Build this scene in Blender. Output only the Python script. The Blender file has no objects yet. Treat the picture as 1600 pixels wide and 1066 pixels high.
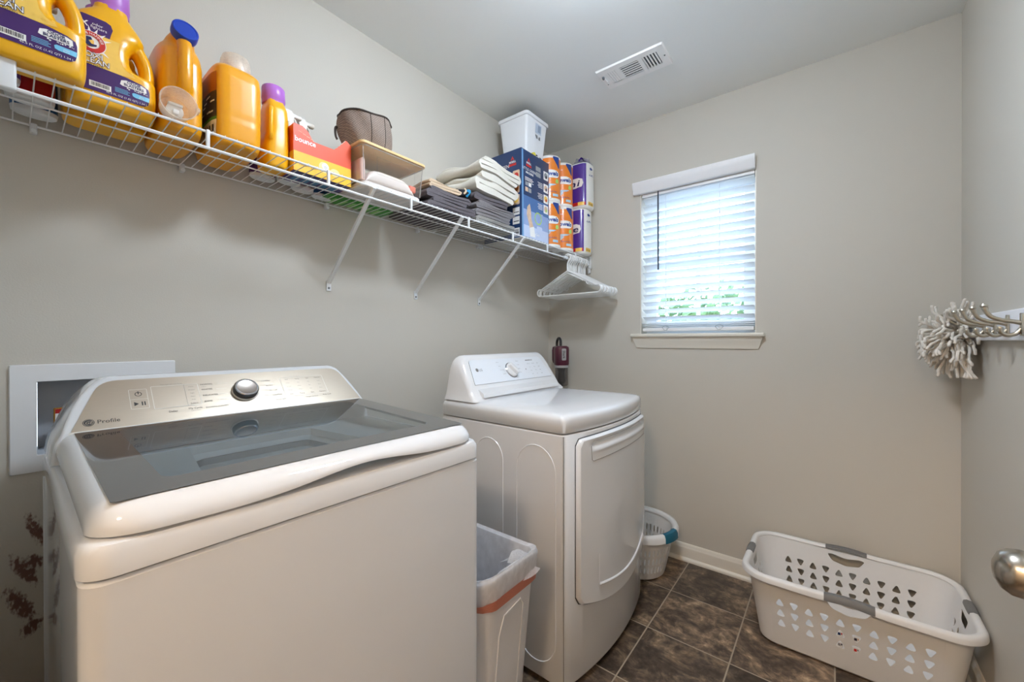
import bpy, bmesh, math, random
from mathutils import Vector, Matrix
random.seed(7)
PI = math.pi
S = bpy.context.scene
COL = S.collection
# ------------------------------------------------------------------ camera, world, exposure
cam_d = bpy.data.cameras.new('camera'); cam = bpy.data.objects.new('camera', cam_d); COL.objects.link(cam)
cam_d.sensor_width = 36.0; cam_d.lens = 36.0*628.7725/1600.0; cam_d.clip_start = 0.01; cam_d.clip_end = 200
CAM = Vector((1.5016, 0.0, 1.1875))
_yaw, _pit, _rol = math.radians(38.5752), math.radians(-0.1622), math.radians(-0.046)
_f = Vector((-math.sin(_yaw)*math.cos(_pit), math.cos(_yaw)*math.cos(_pit), math.sin(_pit)))
_r = Vector((math.cos(_yaw), math.sin(_yaw), 0)); _u = _r.cross(_f)
_r2 = math.cos(_rol)*_r+math.sin(_rol)*_u; _u2 = -math.sin(_rol)*_r+math.cos(_rol)*_u
cam.matrix_world = Matrix(((_r2.x, _u2.x, -_f.x, CAM.x), (_r2.y, _u2.y, -_f.y, CAM.y), (_r2.z, _u2.z, -_f.z, CAM.z), (0, 0, 0, 1)))
S.camera = cam
S.view_settings.view_transform = 'Standard'; S.view_settings.look = 'None'
S.view_settings.gamma = 1.0; S.view_settings.use_curve_mapping = False
S.view_settings.exposure = 0.16
try:
    S.cycles.use_denoising = True; S.cycles.max_bounces = 10; S.cycles.diffuse_bounces = 6; S.cycles.transparent_max_bounces = 16
    S.cycles.sample_clamp_indirect = 6.0; S.cycles.caustics_reflective = False; S.cycles.caustics_refractive = False
except Exception:
    pass
W_SKY = 8.5         # strength of the daylight outside
L_CEIL = 92.0        # glow of the ceiling lamp
L_HALL_FILL = 112.0        # glow of each fill lamp added in the unseen hallway
wd = bpy.data.worlds.new('daylight'); S.world = wd; wd.use_nodes = True
_nt = wd.node_tree; _nt.nodes.clear()
_o = _nt.nodes.new('ShaderNodeOutputWorld'); _b = _nt.nodes.new('ShaderNodeBackground')
_tc = _nt.nodes.new('ShaderNodeTexCoord'); _sp = _nt.nodes.new('ShaderNodeSeparateXYZ'); _cr = _nt.nodes.new('ShaderNodeValToRGB')
_nt.links.new(_tc.outputs['Generated'], _sp.inputs[0]); _nt.links.new(_sp.outputs['Z'], _cr.inputs[0])
_cr.color_ramp.elements[0].position = 0.0; _cr.color_ramp.elements[0].color = (0.80, 0.91, 1.0, 1)
_cr.color_ramp.elements[1].position = 0.6; _cr.color_ramp.elements[1].color = (0.50, 0.72, 1.0, 1)
_nt.links.new(_cr.outputs[0], _b.inputs[0]); _b.inputs[1].default_value = W_SKY
_nt.links.new(_b.outputs[0], _o.inputs[0])
# ------------------------------------------------------------------ room measures (metres)
XR, YF, ZC, YB = 1.8863, 2.2806, 2.44, -0.12    # right wall, far wall, ceiling, back wall
WX0, WX1, WZ0, WZ1 = 0.632, 1.208, 1.222, 2.03   # window opening
# a daylight portal in the window opening (samples the sky through it, adds no light)
_pd = bpy.data.lights.new('window_portal', 'AREA'); _pd.shape = 'RECTANGLE'; _pd.size = WX1-WX0; _pd.size_y = WZ1-WZ0
_pd.cycles.is_portal = True
_po = bpy.data.objects.new('window_portal', _pd); COL.objects.link(_po)
_po.location = ((WX0+WX1)/2, YF+0.13, (WZ0+WZ1)/2); _po.rotation_euler = (-PI/2, 0, 0)

# ------------------------------------------------------------------ materials
def lin(c):
    return tuple(((v/255)/12.92 if v/255 <= 0.04045 else ((v/255+0.055)/1.055)**2.4) for v in c)
MATS = {}
def mat(name, rgb, rough=0.5, metal=0.0, var=0.04, vscale=30.0, bump=0.0, bscale=200.0, coat=0.0, trans=0.0, sss=0.0, emit=None, aniso=None):
    if name in MATS: return MATS[name]
    m = bpy.data.materials.new(name); m.use_nodes = True; nt = m.node_tree
    p = nt.nodes['Principled BSDF']; c = lin(rgb)
    tc = nt.nodes.new('ShaderNodeTexCoord'); nz = nt.nodes.new('ShaderNodeTexNoise'); nz.inputs['Scale'].default_value = vscale
    nz.inputs['Detail'].default_value = 3
    mp = nt.nodes.new('ShaderNodeMapping'); nt.links.new(tc.outputs['Object'], mp.inputs[0]); nt.links.new(mp.outputs[0], nz.inputs[0])
    if aniso: mp.inputs['Scale'].default_value = aniso
    mx = nt.nodes.new('ShaderNodeMix'); mx.data_type = 'RGBA'
    mx.inputs[6].default_value = tuple(min(1, v*(1+var)) for v in c)+(1,); mx.inputs[7].default_value = tuple(v*(1-var) for v in c)+(1,)
    nt.links.new(nz.outputs[0], mx.inputs[0]); nt.links.new(mx.outputs[2], p.inputs['Base Color'])
    p.inputs['Roughness'].default_value = rough; p.inputs['Metallic'].default_value = metal
    if coat: p.inputs['Coat Weight'].default_value = coat; p.inputs['Coat Roughness'].default_value = 0.06
    if trans: p.inputs['Transmission Weight'].default_value = trans
    if sss: p.inputs['Subsurface Weight'].default_value = sss; p.inputs['Subsurface Radius'].default_value = (0.01, 0.01, 0.01)
    if emit:
        p.inputs['Emission Color'].default_value = lin(emit[0])+(1,); p.inputs['Emission Strength'].default_value = emit[1]
    if bump:
        bn = nt.nodes.new('ShaderNodeTexNoise'); bn.inputs['Scale'].default_value = bscale; bn.inputs['Detail'].default_value = 2
        nt.links.new(mp.outputs[0], bn.inputs[0])
        b = nt.nodes.new('ShaderNodeBump'); b.inputs['Strength'].default_value = bump; b.inputs['Distance'].default_value = 0.002
        nt.links.new(bn.outputs[0], b.inputs['Height']); nt.links.new(b.outputs[0], p.inputs['Normal'])
    MATS[name] = m; return m
def clear(name, tint=(255, 255, 255), alpha=0.15, rough=0.05, haze=None):
    """thin clear plastic or glass: see-through with a sheen"""
    if name in MATS: return MATS[name]
    m = bpy.data.materials.new(name); m.use_nodes = True; nt = m.node_tree; nt.nodes.clear()
    o = nt.nodes.new('ShaderNodeOutputMaterial'); t = nt.nodes.new('ShaderNodeBsdfTransparent'); t.inputs[0].default_value = lin(tint)+(1,)
    g = nt.nodes.new('ShaderNodeBsdfGlossy'); g.inputs['Roughness'].default_value = rough; g.inputs[0].default_value = (1, 1, 1, 1)
    f = nt.nodes.new('ShaderNodeFresnel'); gm = nt.nodes.new('ShaderNodeNewGeometry'); io = nt.nodes.new('ShaderNodeMapRange')
    io.inputs[3].default_value = 1.5; io.inputs[4].default_value = 1/1.5      # a sheet reflects the same from both faces
    nt.links.new(gm.outputs['Backfacing'], io.inputs[0]); nt.links.new(io.outputs[0], f.inputs[0])
    mx = nt.nodes.new('ShaderNodeMixShader'); nt.links.new(f.outputs[0], mx.inputs[0]); nt.links.new(t.outputs[0], mx.inputs[1]); nt.links.new(g.outputs[0], mx.inputs[2])
    out = mx
    if haze:
        d = nt.nodes.new('ShaderNodeBsdfDiffuse'); nz = nt.nodes.new('ShaderNodeTexNoise'); nz.inputs['Scale'].default_value = 18
        mr = nt.nodes.new('ShaderNodeMapRange'); nt.links.new(nz.outputs[0], mr.inputs[0]); mr.inputs[3].default_value = haze[1]*.75; mr.inputs[4].default_value = min(1, haze[1]*1.25)
        d.inputs[0].default_value = lin(haze[0])+(1,)
        tl = nt.nodes.new('ShaderNodeBsdfTranslucent'); tl.inputs[0].default_value = lin(haze[0])+(1,)
        m1 = nt.nodes.new('ShaderNodeMixShader'); m1.inputs[0].default_value = 0.4; nt.links.new(d.outputs[0], m1.inputs[1]); nt.links.new(tl.outputs[0], m1.inputs[2])
        m2 = nt.nodes.new('ShaderNodeMixShader'); nt.links.new(mr.outputs[0], m2.inputs[0]); nt.links.new(mx.outputs[0], m2.inputs[1]); nt.links.new(m1.outputs[0], m2.inputs[2]); out = m2
    nt.links.new(out.outputs[0], o.inputs[0]); MATS[name] = m; return m

# ------------------------------------------------------------------ mesh builder
class MB:
    def __init__(s): s.v = []; s.f = []; s.fm = []; s.mats = []; s.fs = []
    def mi(s, m):
        if m not in s.mats: s.mats.append(m)
        return s.mats.index(m)
    def add(s, vs, fs, m, fn=None, smooth=True):
        o = len(s.v); k = s.mi(m)
        s.v += [tuple(fn(*v)) if fn else tuple(v) for v in vs]
        for f in fs: s.f.append([i+o for i in f]); s.fm.append(k); s.fs.append(smooth)
        return s
    def box(s, x0, x1, y0, y1, z0, z1, m, fn=None):
        vs = [(x, y, z) for x in (x0, x1) for y in (y0, y1) for z in (z0, z1)]
        return s.add(vs, [(0, 1, 3, 2), (4, 6, 7, 5), (0, 4, 5, 1), (2, 3, 7, 6), (0, 2, 6, 4), (1, 5, 7, 3)], m, fn, False)
    def rbox(s, x0, x1, y0, y1, z0, z1, m, r=0.005, seg=3, fn=None):
        bm = bmesh.new(); bmesh.ops.create_cube(bm, size=1)
        for v in bm.verts: v.co = Vector(((x0+x1)/2+v.co.x*(x1-x0), (y0+y1)/2+v.co.y*(y1-y0), (z0+z1)/2+v.co.z*(z1-z0)))
        bmesh.ops.bevel(bm, geom=bm.edges[:], offset=r, segments=seg, profile=0.5, affect='EDGES')
        s.bm(bm, m, fn); bm.free(); return s
    def bm(s, bm, m, fn=None, smooth=True):
        bm.verts.index_update()
        return s.add([v.co[:] for v in bm.verts], [[v.index for v in f.verts] for f in bm.faces], m, fn, smooth)
    def loft(s, rings, m, cap0=True, cap1=True, closed=True, fn=None, smooth=True):
        n = len(rings[0]); vs = [p for r in rings for p in r]; fs = []
        for i in range(len(rings)-1):
            for j in range(n if closed else n-1):
                k = (j+1) % n; fs.append((i*n+j, i*n+k, (i+1)*n+k, (i+1)*n+j))
        if cap0: fs.append(tuple(range(n-1, -1, -1)))
        if cap1: fs.append(tuple(range((len(rings)-1)*n, len(rings)*n)))
        return s.add(vs, fs, m, fn, smooth)
    def tube(s, path, r, m, n=8, closed=False, fn=None, flat=1.0, up=None):
        P = [Vector(p) for p in path]; N = len(P); rings = []; prev = None
        for i in range(N):
            a = P[(i-1) % N] if (closed or i > 0) else P[i]; b = P[(i+1) % N] if (closed or i < N-1) else P[i]
            t = (b-a)
            if t.length < 1e-9: t = Vector((0, 0, 1))
            t.normalize()
            if prev is None:
                h = Vector(up) if up else (Vector((0, 0, 1)) if abs(t.z) < 0.9 else Vector((1, 0, 0)))
            else: h = prev
            e = h-t*h.dot(t)
            if e.length < 1e-6: e = Vector((1, 0, 0))-t*t.x
            e.normalize(); prev = e; g = t.cross(e)
            rr = r[i] if isinstance(r, (list, tuple)) else r
            rings.append([tuple(P[i]+e*(rr*math.cos(2*PI*j/n))+g*(rr*flat*math.sin(2*PI*j/n))) for j in range(n)])
        if closed: rings.append(rings[0]); return s.loft(rings, m, False, False, fn=fn)
        return s.loft(rings, m, fn=fn)
    def lathe(s, prof, m, n=24, o=(0, 0, 0), ax='z', cap0=True, cap1=True, fn=None):
        rings = []
        for r, h in prof:
            ring = []
            for j in range(n):
                c, d = r*math.cos(2*PI*j/n), r*math.sin(2*PI*j/n)
                ring.append((o[0]+c, o[1]+d, o[2]+h) if ax == 'z' else ((o[0]+h, o[1]+c, o[2]+d) if ax == 'x' else (o[0]+d, o[1]+h, o[2]+c)))
            rings.append(ring)
        return s.loft(rings, m, cap0, cap1, fn=fn)
    def fill(s, loops, m, fn=None, h=0.0, smooth=False):
        """flat polygon with holes; loops in (u, v), mapped as fn(u, v, h)"""
        bm = bmesh.new()
        for lp in loops:
            vs = [bm.verts.new((u, v, h)) for u, v in lp]
            for i in range(len(vs)): bm.edges.new((vs[i], vs[(i+1) % len(vs)]))
        bmesh.ops.triangle_fill(bm, use_beauty=True, use_dissolve=False, edges=bm.edges[:], normal=(0, 0, 1))
        s.bm(bm, m, fn, smooth); bm.free(); return s
    def rows(s, rw, m, fn, nu=14, h=0.0):
        """patch given as rows (v, u0, u1), mapped as fn(u, v, h)"""
        vs = [fn(u0+(u1-u0)*j/nu, v, h) for v, u0, u1 in rw for j in range(nu+1)]; fs = []; n = nu+1
        for i in range(len(rw)-1):
            for j in range(nu): fs.append((i*n+j, i*n+j+1, (i+1)*n+j+1, (i+1)*n+j))
        return s.add(vs, fs, m)
    def text(s, t, m, fn, u, v, size, h=0.0, align='CENTER', shear=0.0, sx=1.0, bold=0.0):
        cu = bpy.data.curves.new('lettering', 'FONT'); cu.body = t; cu.size = size; cu.align_x = align; cu.shear = shear
        cu.offset = bold; cu.resolution_u = 2
        ob = bpy.data.objects.new('lettering', cu); COL.objects.link(ob)
        dg = bpy.context.evaluated_depsgraph_get(); me = ob.evaluated_get(dg).to_mesh()
        vs = [(u+w.co.x*sx, v+w.co.y, h) for w in me.vertices]; fs = [list(p.vertices) for p in me.polygons]
        ob.evaluated_get(dg).to_mesh_clear(); bpy.data.objects.remove(ob); bpy.data.curves.remove(cu)
        return s.add(vs, fs, m, fn, False)
    def build(s, name, parent=None, world=False, angle=40, mods=()):
        me = bpy.data.meshes.new(name); me.from_pydata(s.v, [], s.f)
        for m in s.mats: me.materials.append(m)
        me.polygons.foreach_set('material_index', s.fm); me.polygons.foreach_set('use_smooth', s.fs)
        bm = bmesh.new(); bm.from_mesh(me); bmesh.ops.recalc_face_normals(bm, faces=bm.faces[:]); bm.to_mesh(me); bm.free()
        me.update(); me.set_sharp_from_angle(angle=math.radians(angle))
        ob = bpy.data.objects.new(name, me); COL.objects.link(ob)
        if parent is not None:
            ob.parent = parent
            if world: ob.location = -WL(parent)
        for md in mods:
            x = ob.modifiers.new(md[0], md[0])
            for k, val in md[1].items(): setattr(x, k, val)
        return ob
def WL(o):
    l = Vector(o.location); p = o.parent
    while p is not None: l = l+Vector(p.location); p = p.parent
    return l
def thing(name, label, cat, loc=(0, 0, 0), rz=0.0, group=None):
    o = bpy.data.objects.new(name, None); COL.objects.link(o); o.empty_display_size = 0.05
    o.location = loc; o.rotation_euler = (0, 0, rz); return tag(o, label, cat, group)
def tag(o, label, cat, group=None, kind=None):
    o['label'] = label; o['category'] = cat
    if group: o['group'] = group
    if kind: o['kind'] = kind
    return o
def struct(o, label=None, cat=None):
    o['kind'] = 'structure'
    if label: o['label'] = label
    if cat: o['category'] = cat
    return o
def dup(root, loc, label=None, rz=None):
    r = root.copy(); COL.objects.link(r); r.location = loc
    if label: r['label'] = label
    if rz is not None: r.rotation_euler = (0, 0, rz)
    for ch in list(root.children):
        c = ch.copy(); COL.objects.link(c); c.parent = r
        for g in list(ch.children):
            d = g.copy(); COL.objects.link(d); d.parent = c
    return r
def sring(cx, cy, ax, ay, z, n=4.0, N=40):
    out = []
    for j in range(N):
        t = 2*PI*j/N; c, d = math.cos(t), math.sin(t)
        out.append((cx+ax*math.copysign(abs(c)**(2/n), c), cy+ay*math.copysign(abs(d)**(2/n), d), z))
    return out
def rrect(x0, x1, y0, y1, r, k=5):
    r = max(1e-4, min(r, (x1-x0)/2-1e-5, (y1-y0)/2-1e-5)); out = []
    for cx, cy, a in ((x1-r, y1-r, 0), (x0+r, y1-r, PI/2), (x0+r, y0+r, PI), (x1-r, y0+r, 1.5*PI)):
        for i in range(k+1):
            t = a+PI/2*i/k; out.append((cx+r*math.cos(t), cy+r*math.sin(t)))
    return out
def circ(cu, cv, r, n=24, ry=None):
    return [(cu+r*math.cos(2*PI*i/n), cv+(ry or r)*math.sin(2*PI*i/n)) for i in range(n)]
def spline(pts, k=6):
    P = [Vector(p) for p in pts]; out = []
    for i in range(len(P)-1):
        a = P[max(0, i-1)]; b = P[i]; c = P[i+1]; d = P[min(len(P)-1, i+2)]
        for j in range(k):
            t = j/k; out.append(tuple(0.5*((2*b)+(c-a)*t+(2*a-5*b+4*c-d)*t*t+(3*b-a-3*c+d)*t**3)))
    out.append(tuple(P[-1])); return out
def front(x, y0=0, z0=0):        # art on a face that looks to +x: u runs along +y, v up
    return lambda u, v, h: (x+h, y0+u, z0+v)
def side(y, x0=0, z0=0):         # art on a face that looks to -y: u runs along +x, v up
    return lambda u, v, h: (x0+u, y-h, z0+v)
# ------------------------------------------------------------------ the room
def paint(name, rgb, stain=False):
    m = mat(name, rgb, rough=0.62, var=0.025, vscale=2.5, bump=0.12, bscale=260)
    if stain:      # dark smears rubbed onto the paint low down beside the washer
        nt = m.node_tree; p = nt.nodes['Principled BSDF']; src = p.inputs['Base Color'].links[0].from_socket
        geo = nt.nodes.new('ShaderNodeNewGeometry'); tot = None
        nz = nt.nodes.new('ShaderNodeTexNoise'); nz.inputs['Scale'].default_value = 95; nz.inputs['Detail'].default_value = 4
        mpn = nt.nodes.new('ShaderNodeMapping'); mpn.inputs['Scale'].default_value = (1, 1.6, 0.8); mpn.inputs['Rotation'].default_value = (0.9, 0, 0)
        nt.links.new(geo.outputs['Position'], mpn.inputs[0]); nt.links.new(mpn.outputs[0], nz.inputs[0])
        for (y, z, sy, sz, rot) in ((0.024, 0.640, 42, 13, 0.45), (0.018, 0.560, 38, 11, 0.4), (0.034, 0.500, 26, 40, 0.9), (0.042, 0.730, 50, 13, 0.3), (0.040, 0.655, 45, 30, 0.5)):
            mp = nt.nodes.new('ShaderNodeMapping'); mp.vector_type = 'TEXTURE'
            mp.inputs['Location'].default_value = (0, y, z); mp.inputs['Rotation'].default_value = (rot, 0, 0); mp.inputs['Scale'].default_value = (1, 1/sy, 1/sz)
            nt.links.new(geo.outputs['Position'], mp.inputs[0])
            ln = nt.nodes.new('ShaderNodeVectorMath'); ln.operation = 'LENGTH'; nt.links.new(mp.outputs[0], ln.inputs[0])
            mr = nt.nodes.new('ShaderNodeMapRange'); mr.inputs[1].default_value = 0.2; mr.inputs[2].default_value = 1.1; mr.inputs[3].default_value = 1; mr.inputs[4].default_value = 0
            nt.links.new(ln.outputs['Value'], mr.inputs[0])
            if tot is None: tot = mr.outputs[0]
            else:
                a = nt.nodes.new('ShaderNodeMath'); a.operation = 'MAXIMUM'; nt.links.new(tot, a.inputs[0]); nt.links.new(mr.outputs[0], a.inputs[1]); tot = a.outputs[0]
        ml = nt.nodes.new('ShaderNodeMath'); ml.operation = 'MULTIPLY'; nt.links.new(tot, ml.inputs[0]); nt.links.new(nz.outputs[0], ml.inputs[1])
        st = nt.nodes.new('ShaderNodeMapRange'); st.inputs[1].default_value = 0.27; st.inputs[2].default_value = 0.42; nt.links.new(ml.outputs[0], st.inputs[0])
        mx = nt.nodes.new('ShaderNodeMix'); mx.data_type = 'RGBA'; mx.inputs[7].default_value = lin((112, 80, 70))+(1,)
        nt.links.new(st.outputs[0], mx.inputs[0]); nt.links.new(src, mx.inputs[6]); nt.links.new(mx.outputs[2], p.inputs['Base Color'])
    return m
WALL = paint('greige_paint', (200, 195, 185)); WALLL = paint('greige_paint_scuffed', (200, 195, 185), True)
CEIL = mat('ceiling_paint', (243, 246, 246), 0.75, var=0.02, vscale=3, bump=0.1, bscale=220)
TRIM = mat('trim_white', (228, 222, 210), 0.35, var=0.02, vscale=8)

def floor_mat():
    m = bpy.data.materials.new('slate_tile_floor'); m.use_nodes = True; nt = m.node_tree; L = nt.links; p = nt.nodes['Principled BSDF']
    def N(t, **k):
        n = nt.nodes.new(t)
        for a, v in k.items(): setattr(n, a, v)
        return n
    geo = N('ShaderNodeNewGeometry'); mp = N('ShaderNodeMapping'); mp.vector_type = 'TEXTURE'
    mp.inputs['Location'].default_value = (0.9032, 1.6473, 0); mp.inputs['Scale'].default_value = (0.3025, 0.3095, 1)
    L.new(geo.outputs['Position'], mp.inputs[0])
    fl = N('ShaderNodeVectorMath', operation='FLOOR'); fr = N('ShaderNodeVectorMath', operation='FRACTION')
    L.new(mp.outputs[0], fl.inputs[0]); L.new(mp.outputs[0], fr.inputs[0])
    wn = N('ShaderNodeTexWhiteNoise'); wn.noise_dimensions = '3D'; L.new(fl.outputs[0], wn.inputs[0])
    sc = N('ShaderNodeVectorMath', operation='SCALE'); sc.inputs['Scale'].default_value = 40; L.new(wn.outputs['Color'], sc.inputs[0])
    ad = N('ShaderNodeVectorMath', operation='ADD'); L.new(geo.outputs['Position'], ad.inputs[0]); L.new(sc.outputs[0], ad.inputs[1])
    rt = N('ShaderNodeMapping'); rt.inputs['Scale'].default_value = (1, 1.35, 1); L.new(ad.outputs[0], rt.inputs[0])
    n1 = N('ShaderNodeTexNoise'); n1.inputs['Scale'].default_value = 7.5; n1.inputs['Detail'].default_value = 9; n1.inputs['Roughness'].default_value = 0.74; n1.inputs['Distortion'].default_value = 0.7
    L.new(rt.outputs[0], n1.inputs[0])
    cr = N('ShaderNodeValToRGB'); e = cr.color_ramp.elements
    e[0].position = 0.30; e[0].color = lin((40, 32, 27))+(1,); e[1].position = 0.70; e[1].color = lin((176, 152, 124))+(1,)
    q = e.new(0.48); q.color = lin((82, 68, 57))+(1,); q = e.new(0.58); q.color = lin((122, 103, 84))+(1,)
    L.new(n1.outputs[0], cr.inputs[0])
    n2 = N('ShaderNodeTexNoise'); n2.inputs['Scale'].default_value = 42; n2.inputs['Detail'].default_value = 5; L.new(ad.outputs[0], n2.inputs[0])
    hs = N('ShaderNodeHueSaturation'); L.new(cr.outputs[0], hs.inputs['Color'])
    mr = N('ShaderNodeMapRange'); mr.inputs[3].default_value = 0.55; mr.inputs[4].default_value = 1.55; L.new(wn.outputs['Value'], mr.inputs[0]); 
    m2 = N('ShaderNodeMath', operation='MULTIPLY'); L.new(mr.outputs[0], m2.inputs[0])
    mr2 = N('ShaderNodeMapRange'); mr2.inputs[1].default_value = .3; mr2.inputs[2].default_value = .7; mr2.inputs[3].default_value = 0.55; mr2.inputs[4].default_value = 1.5; L.new(n2.outputs[0], mr2.inputs[0]); L.new(mr2.outputs[0], m2.inputs[1])
    L.new(m2.outputs[0], hs.inputs['Value'])
    sx = N('ShaderNodeSeparateXYZ'); L.new(fr.outputs[0], sx.inputs[0]); ds = []
    for ax in ('X', 'Y'):
        a = N('ShaderNodeMath', operation='SUBTRACT'); a.inputs[0].default_value = 0.5; L.new(sx.outputs[ax], a.inputs[1])
        b = N('ShaderNodeMath', operation='ABSOLUTE'); L.new(a.outputs[0], b.inputs[0]); ds.append(b)
    mxm = N('ShaderNodeMath', operation='MAXIMUM'); L.new(ds[0].outputs[0], mxm.inputs[0]); L.new(ds[1].outputs[0], mxm.inputs[1])
    gr = N('ShaderNodeMapRange'); gr.inputs[1].default_value = 0.4905; gr.inputs[2].default_value = 0.4930; L.new(mxm.outputs[0], gr.inputs[0])
    mx = N('ShaderNodeMix', data_type='RGBA'); mx.inputs[7].default_value = lin((158, 146, 128))+(1,); L.new(gr.outputs[0], mx.inputs[0]); L.new(hs.outputs[0], mx.inputs[6])
    L.new(mx.outputs[2], p.inputs['Base Color']); p.inputs['Roughness'].default_value = 0.42
    bp = N('ShaderNodeBump'); bp.inputs['Strength'].default_value = 0.35; bp.inputs['Distance'].default_value = 0.004; L.new(n1.outputs[0], bp.inputs['Height']); L.new(bp.outputs[0], p.inputs['Normal'])
    return m
FLOOR = floor_mat()
YH = -1.5            # far side of the hallway behind the doorway
DX0, DX1, DZ = 0.90, 1.83, 2.06   # doorway in the back wall
b = MB(); b.box(-1.2, 2.6, YH-0.1, YF+0.14, -0.1, 0, FLOOR); struct(b.build('floor'))
b = MB(); b.box(-1.2, 2.6, YH-0.1, YF+0.14, ZC, ZC+0.1, CEIL); struct(b.build('ceiling'))
# left wall with the hole of the washer outlet box
BY0, BY1, BZ0, BZ1 = 0.043, 0.265, 0.910, 1.088
b = MB()
for (y0, y1, z0, z1) in ((YB-0.12, BY0, 0, ZC), (BY1, YF+0.14, 0, ZC), (BY0, BY1, 0, BZ0), (BY0, BY1, BZ1, ZC)): b.box(-0.12, 0, y0, y1, z0, z1, WALLL)
struct(b.build('wall_left'))
b = MB(); b.box(XR, XR+0.12, YB-0.12, YF+0.14, 0, ZC, WALL); struct(b.build('wall_right'))
b = MB()
for (x0, x1, z0, z1) in ((-0.12, WX0, 0, ZC), (WX1, XR+0.12, 0, ZC), (WX0, WX1, 0, WZ0-0.02), (WX0, WX1, WZ1, ZC)): b.box(x0, x1, YF, YF+0.14, z0, z1, WALL)
struct(b.build('wall_far'))
b = MB()
for (x0, x1, z0, z1) in ((-0.12, DX0, 0, ZC), (DX1, XR+0.12, 0, ZC), (DX0, DX1, DZ, ZC)): b.box(x0, x1, YB-0.12, YB, z0, z1, WALL)
struct(b.build('wall_back'))
b = MB()
b.box(-1.2, 2.6, YH-0.1, YH, 0, ZC, WALL); b.box(-1.2, -1.1, YH, YB-0.12, 0, ZC, WALL); b.box(2.5, 2.6, YH, YB-0.12, 0, ZC, WALL)
b.box(-1.1, -0.12, YB-0.12, YB-0.02, 0, ZC, WALL); b.box(XR+0.12, 2.5, YB-0.12, YB-0.02, 0, ZC, WALL)
struct(b.build('wall_hallway'))
# baseboards: profile (distance from the wall, height)
BP = [(0, 0), (0.024, 0), (0.0245, 0.008), (0.021, 0.016), (0.0135, 0.020), (0.0135, 0.066), (0.012, 0.072), (0.0085, 0.077), (0.0085, 0.082), (0.006, 0.086), (0.004, 0.0895), (0, 0.0895)]
def board(name, f, a0, a1):
    b = MB(); b.loft([[f(a0, d, h) for d, h in BP], [f(a1, d, h) for d, h in BP]], TRIM, smooth=False); struct(b.build(name))
board('baseboard_far', lambda a, d, h: (a, YF-d, h), 0.0, XR)
board('baseboard_right', lambda a, d, h: (XR-d, a, h), YB, YF-0.0245)
board('baseboard_left', lambda a, d, h: (d, a, h), YB, YF-0.0245)
# ---- window behind the blind
VIN = mat('window_vinyl', (236, 238, 240), 0.35, var=0.015)
wn = thing('window_1', 'double-hung white vinyl window in the far wall behind the blind', 'window', ((WX0+WX1)/2, YF, WZ0)); struct(wn)
b = MB(); yo = YF+0.085
for (x0, x1, z0, z1) in ((WX0, WX0+0.03, WZ0, WZ1), (WX1-0.03, WX1, WZ0, WZ1), (WX0+0.03, WX1-0.03, WZ0, WZ0+0.035), (WX0+0.03, WX1-0.03, WZ1-0.03, WZ1)): b.box(x0, x1, yo, yo+0.055, z0, z1, VIN)
b.build('window_frame', wn, True)
zm = (WZ0+WZ1)/2-0.01
for nm, z0, z1, dy in (('lower_sash', WZ0+0.035, zm+0.02, 0.0), ('upper_sash', zm-0.02, WZ1-0.03, 0.026)):
    b = MB(); x0, x1 = WX0+0.03, WX1-0.03; y = yo+dy
    for q in ((x0, x0+0.035, z0, z1), (x1-0.035, x1, z0, z1), (x0+0.035, x1-0.035, z0, z0+0.038), (x0+0.035, x1-0.035, z1-0.038, z1)): b.box(q[0], q[1], y, y+0.024, q[2], q[3], VIN)
    xc = (x0+x1)/2; b.box(xc-0.009, xc+0.009, y+0.006, y+0.018, z0+0.038, z1-0.038, VIN); zc = (z0+z1)/2
    b.box(x0+0.035, x1-0.035, y+0.006, y+0.018, zc-0.009, zc+0.009, VIN)
    sash = b.build(nm, wn, True)
    g = MB(); g.box(x0+0.035, x1-0.035, y+0.010, y+0.013, z0+0.038, z1-0.038, clear('window_glass', (250, 253, 255))); g.build('pane', sash, True)
b = MB(); b.rbox(0.583, 1.245, YF-0.035, YF+0.085, 1.202, 1.222, TRIM, 0.006, 3); b.build('window_sill', wn, True)
ap = [(0, 1.141), (0.006, 1.141), (0.009, 1.150), (0.011, 1.166), (0.016, 1.176), (0.020, 1.190), (0.022, 1.202), (0, 1.202)]
b = MB(); rg = []
for x, k in ((0.598, 0), (1.231, 1)):
    rg.append([(x+(-1 if k == 0 else 1)*(0.0+0.30*(h-1.141)-0.012), YF-d, h) for d, h in ap])
b.loft(rg, TRIM, smooth=False); b.build('window_apron', wn, True)
b = MB()
for x in (WX0, WX1-0.004): b.box(x, x+0.004, YF, yo, WZ0, WZ1, TRIM)
b.box(WX0, WX1, YF, yo, WZ1-0.004, WZ1, TRIM); b.build('window_reveal', wn, True)

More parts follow.
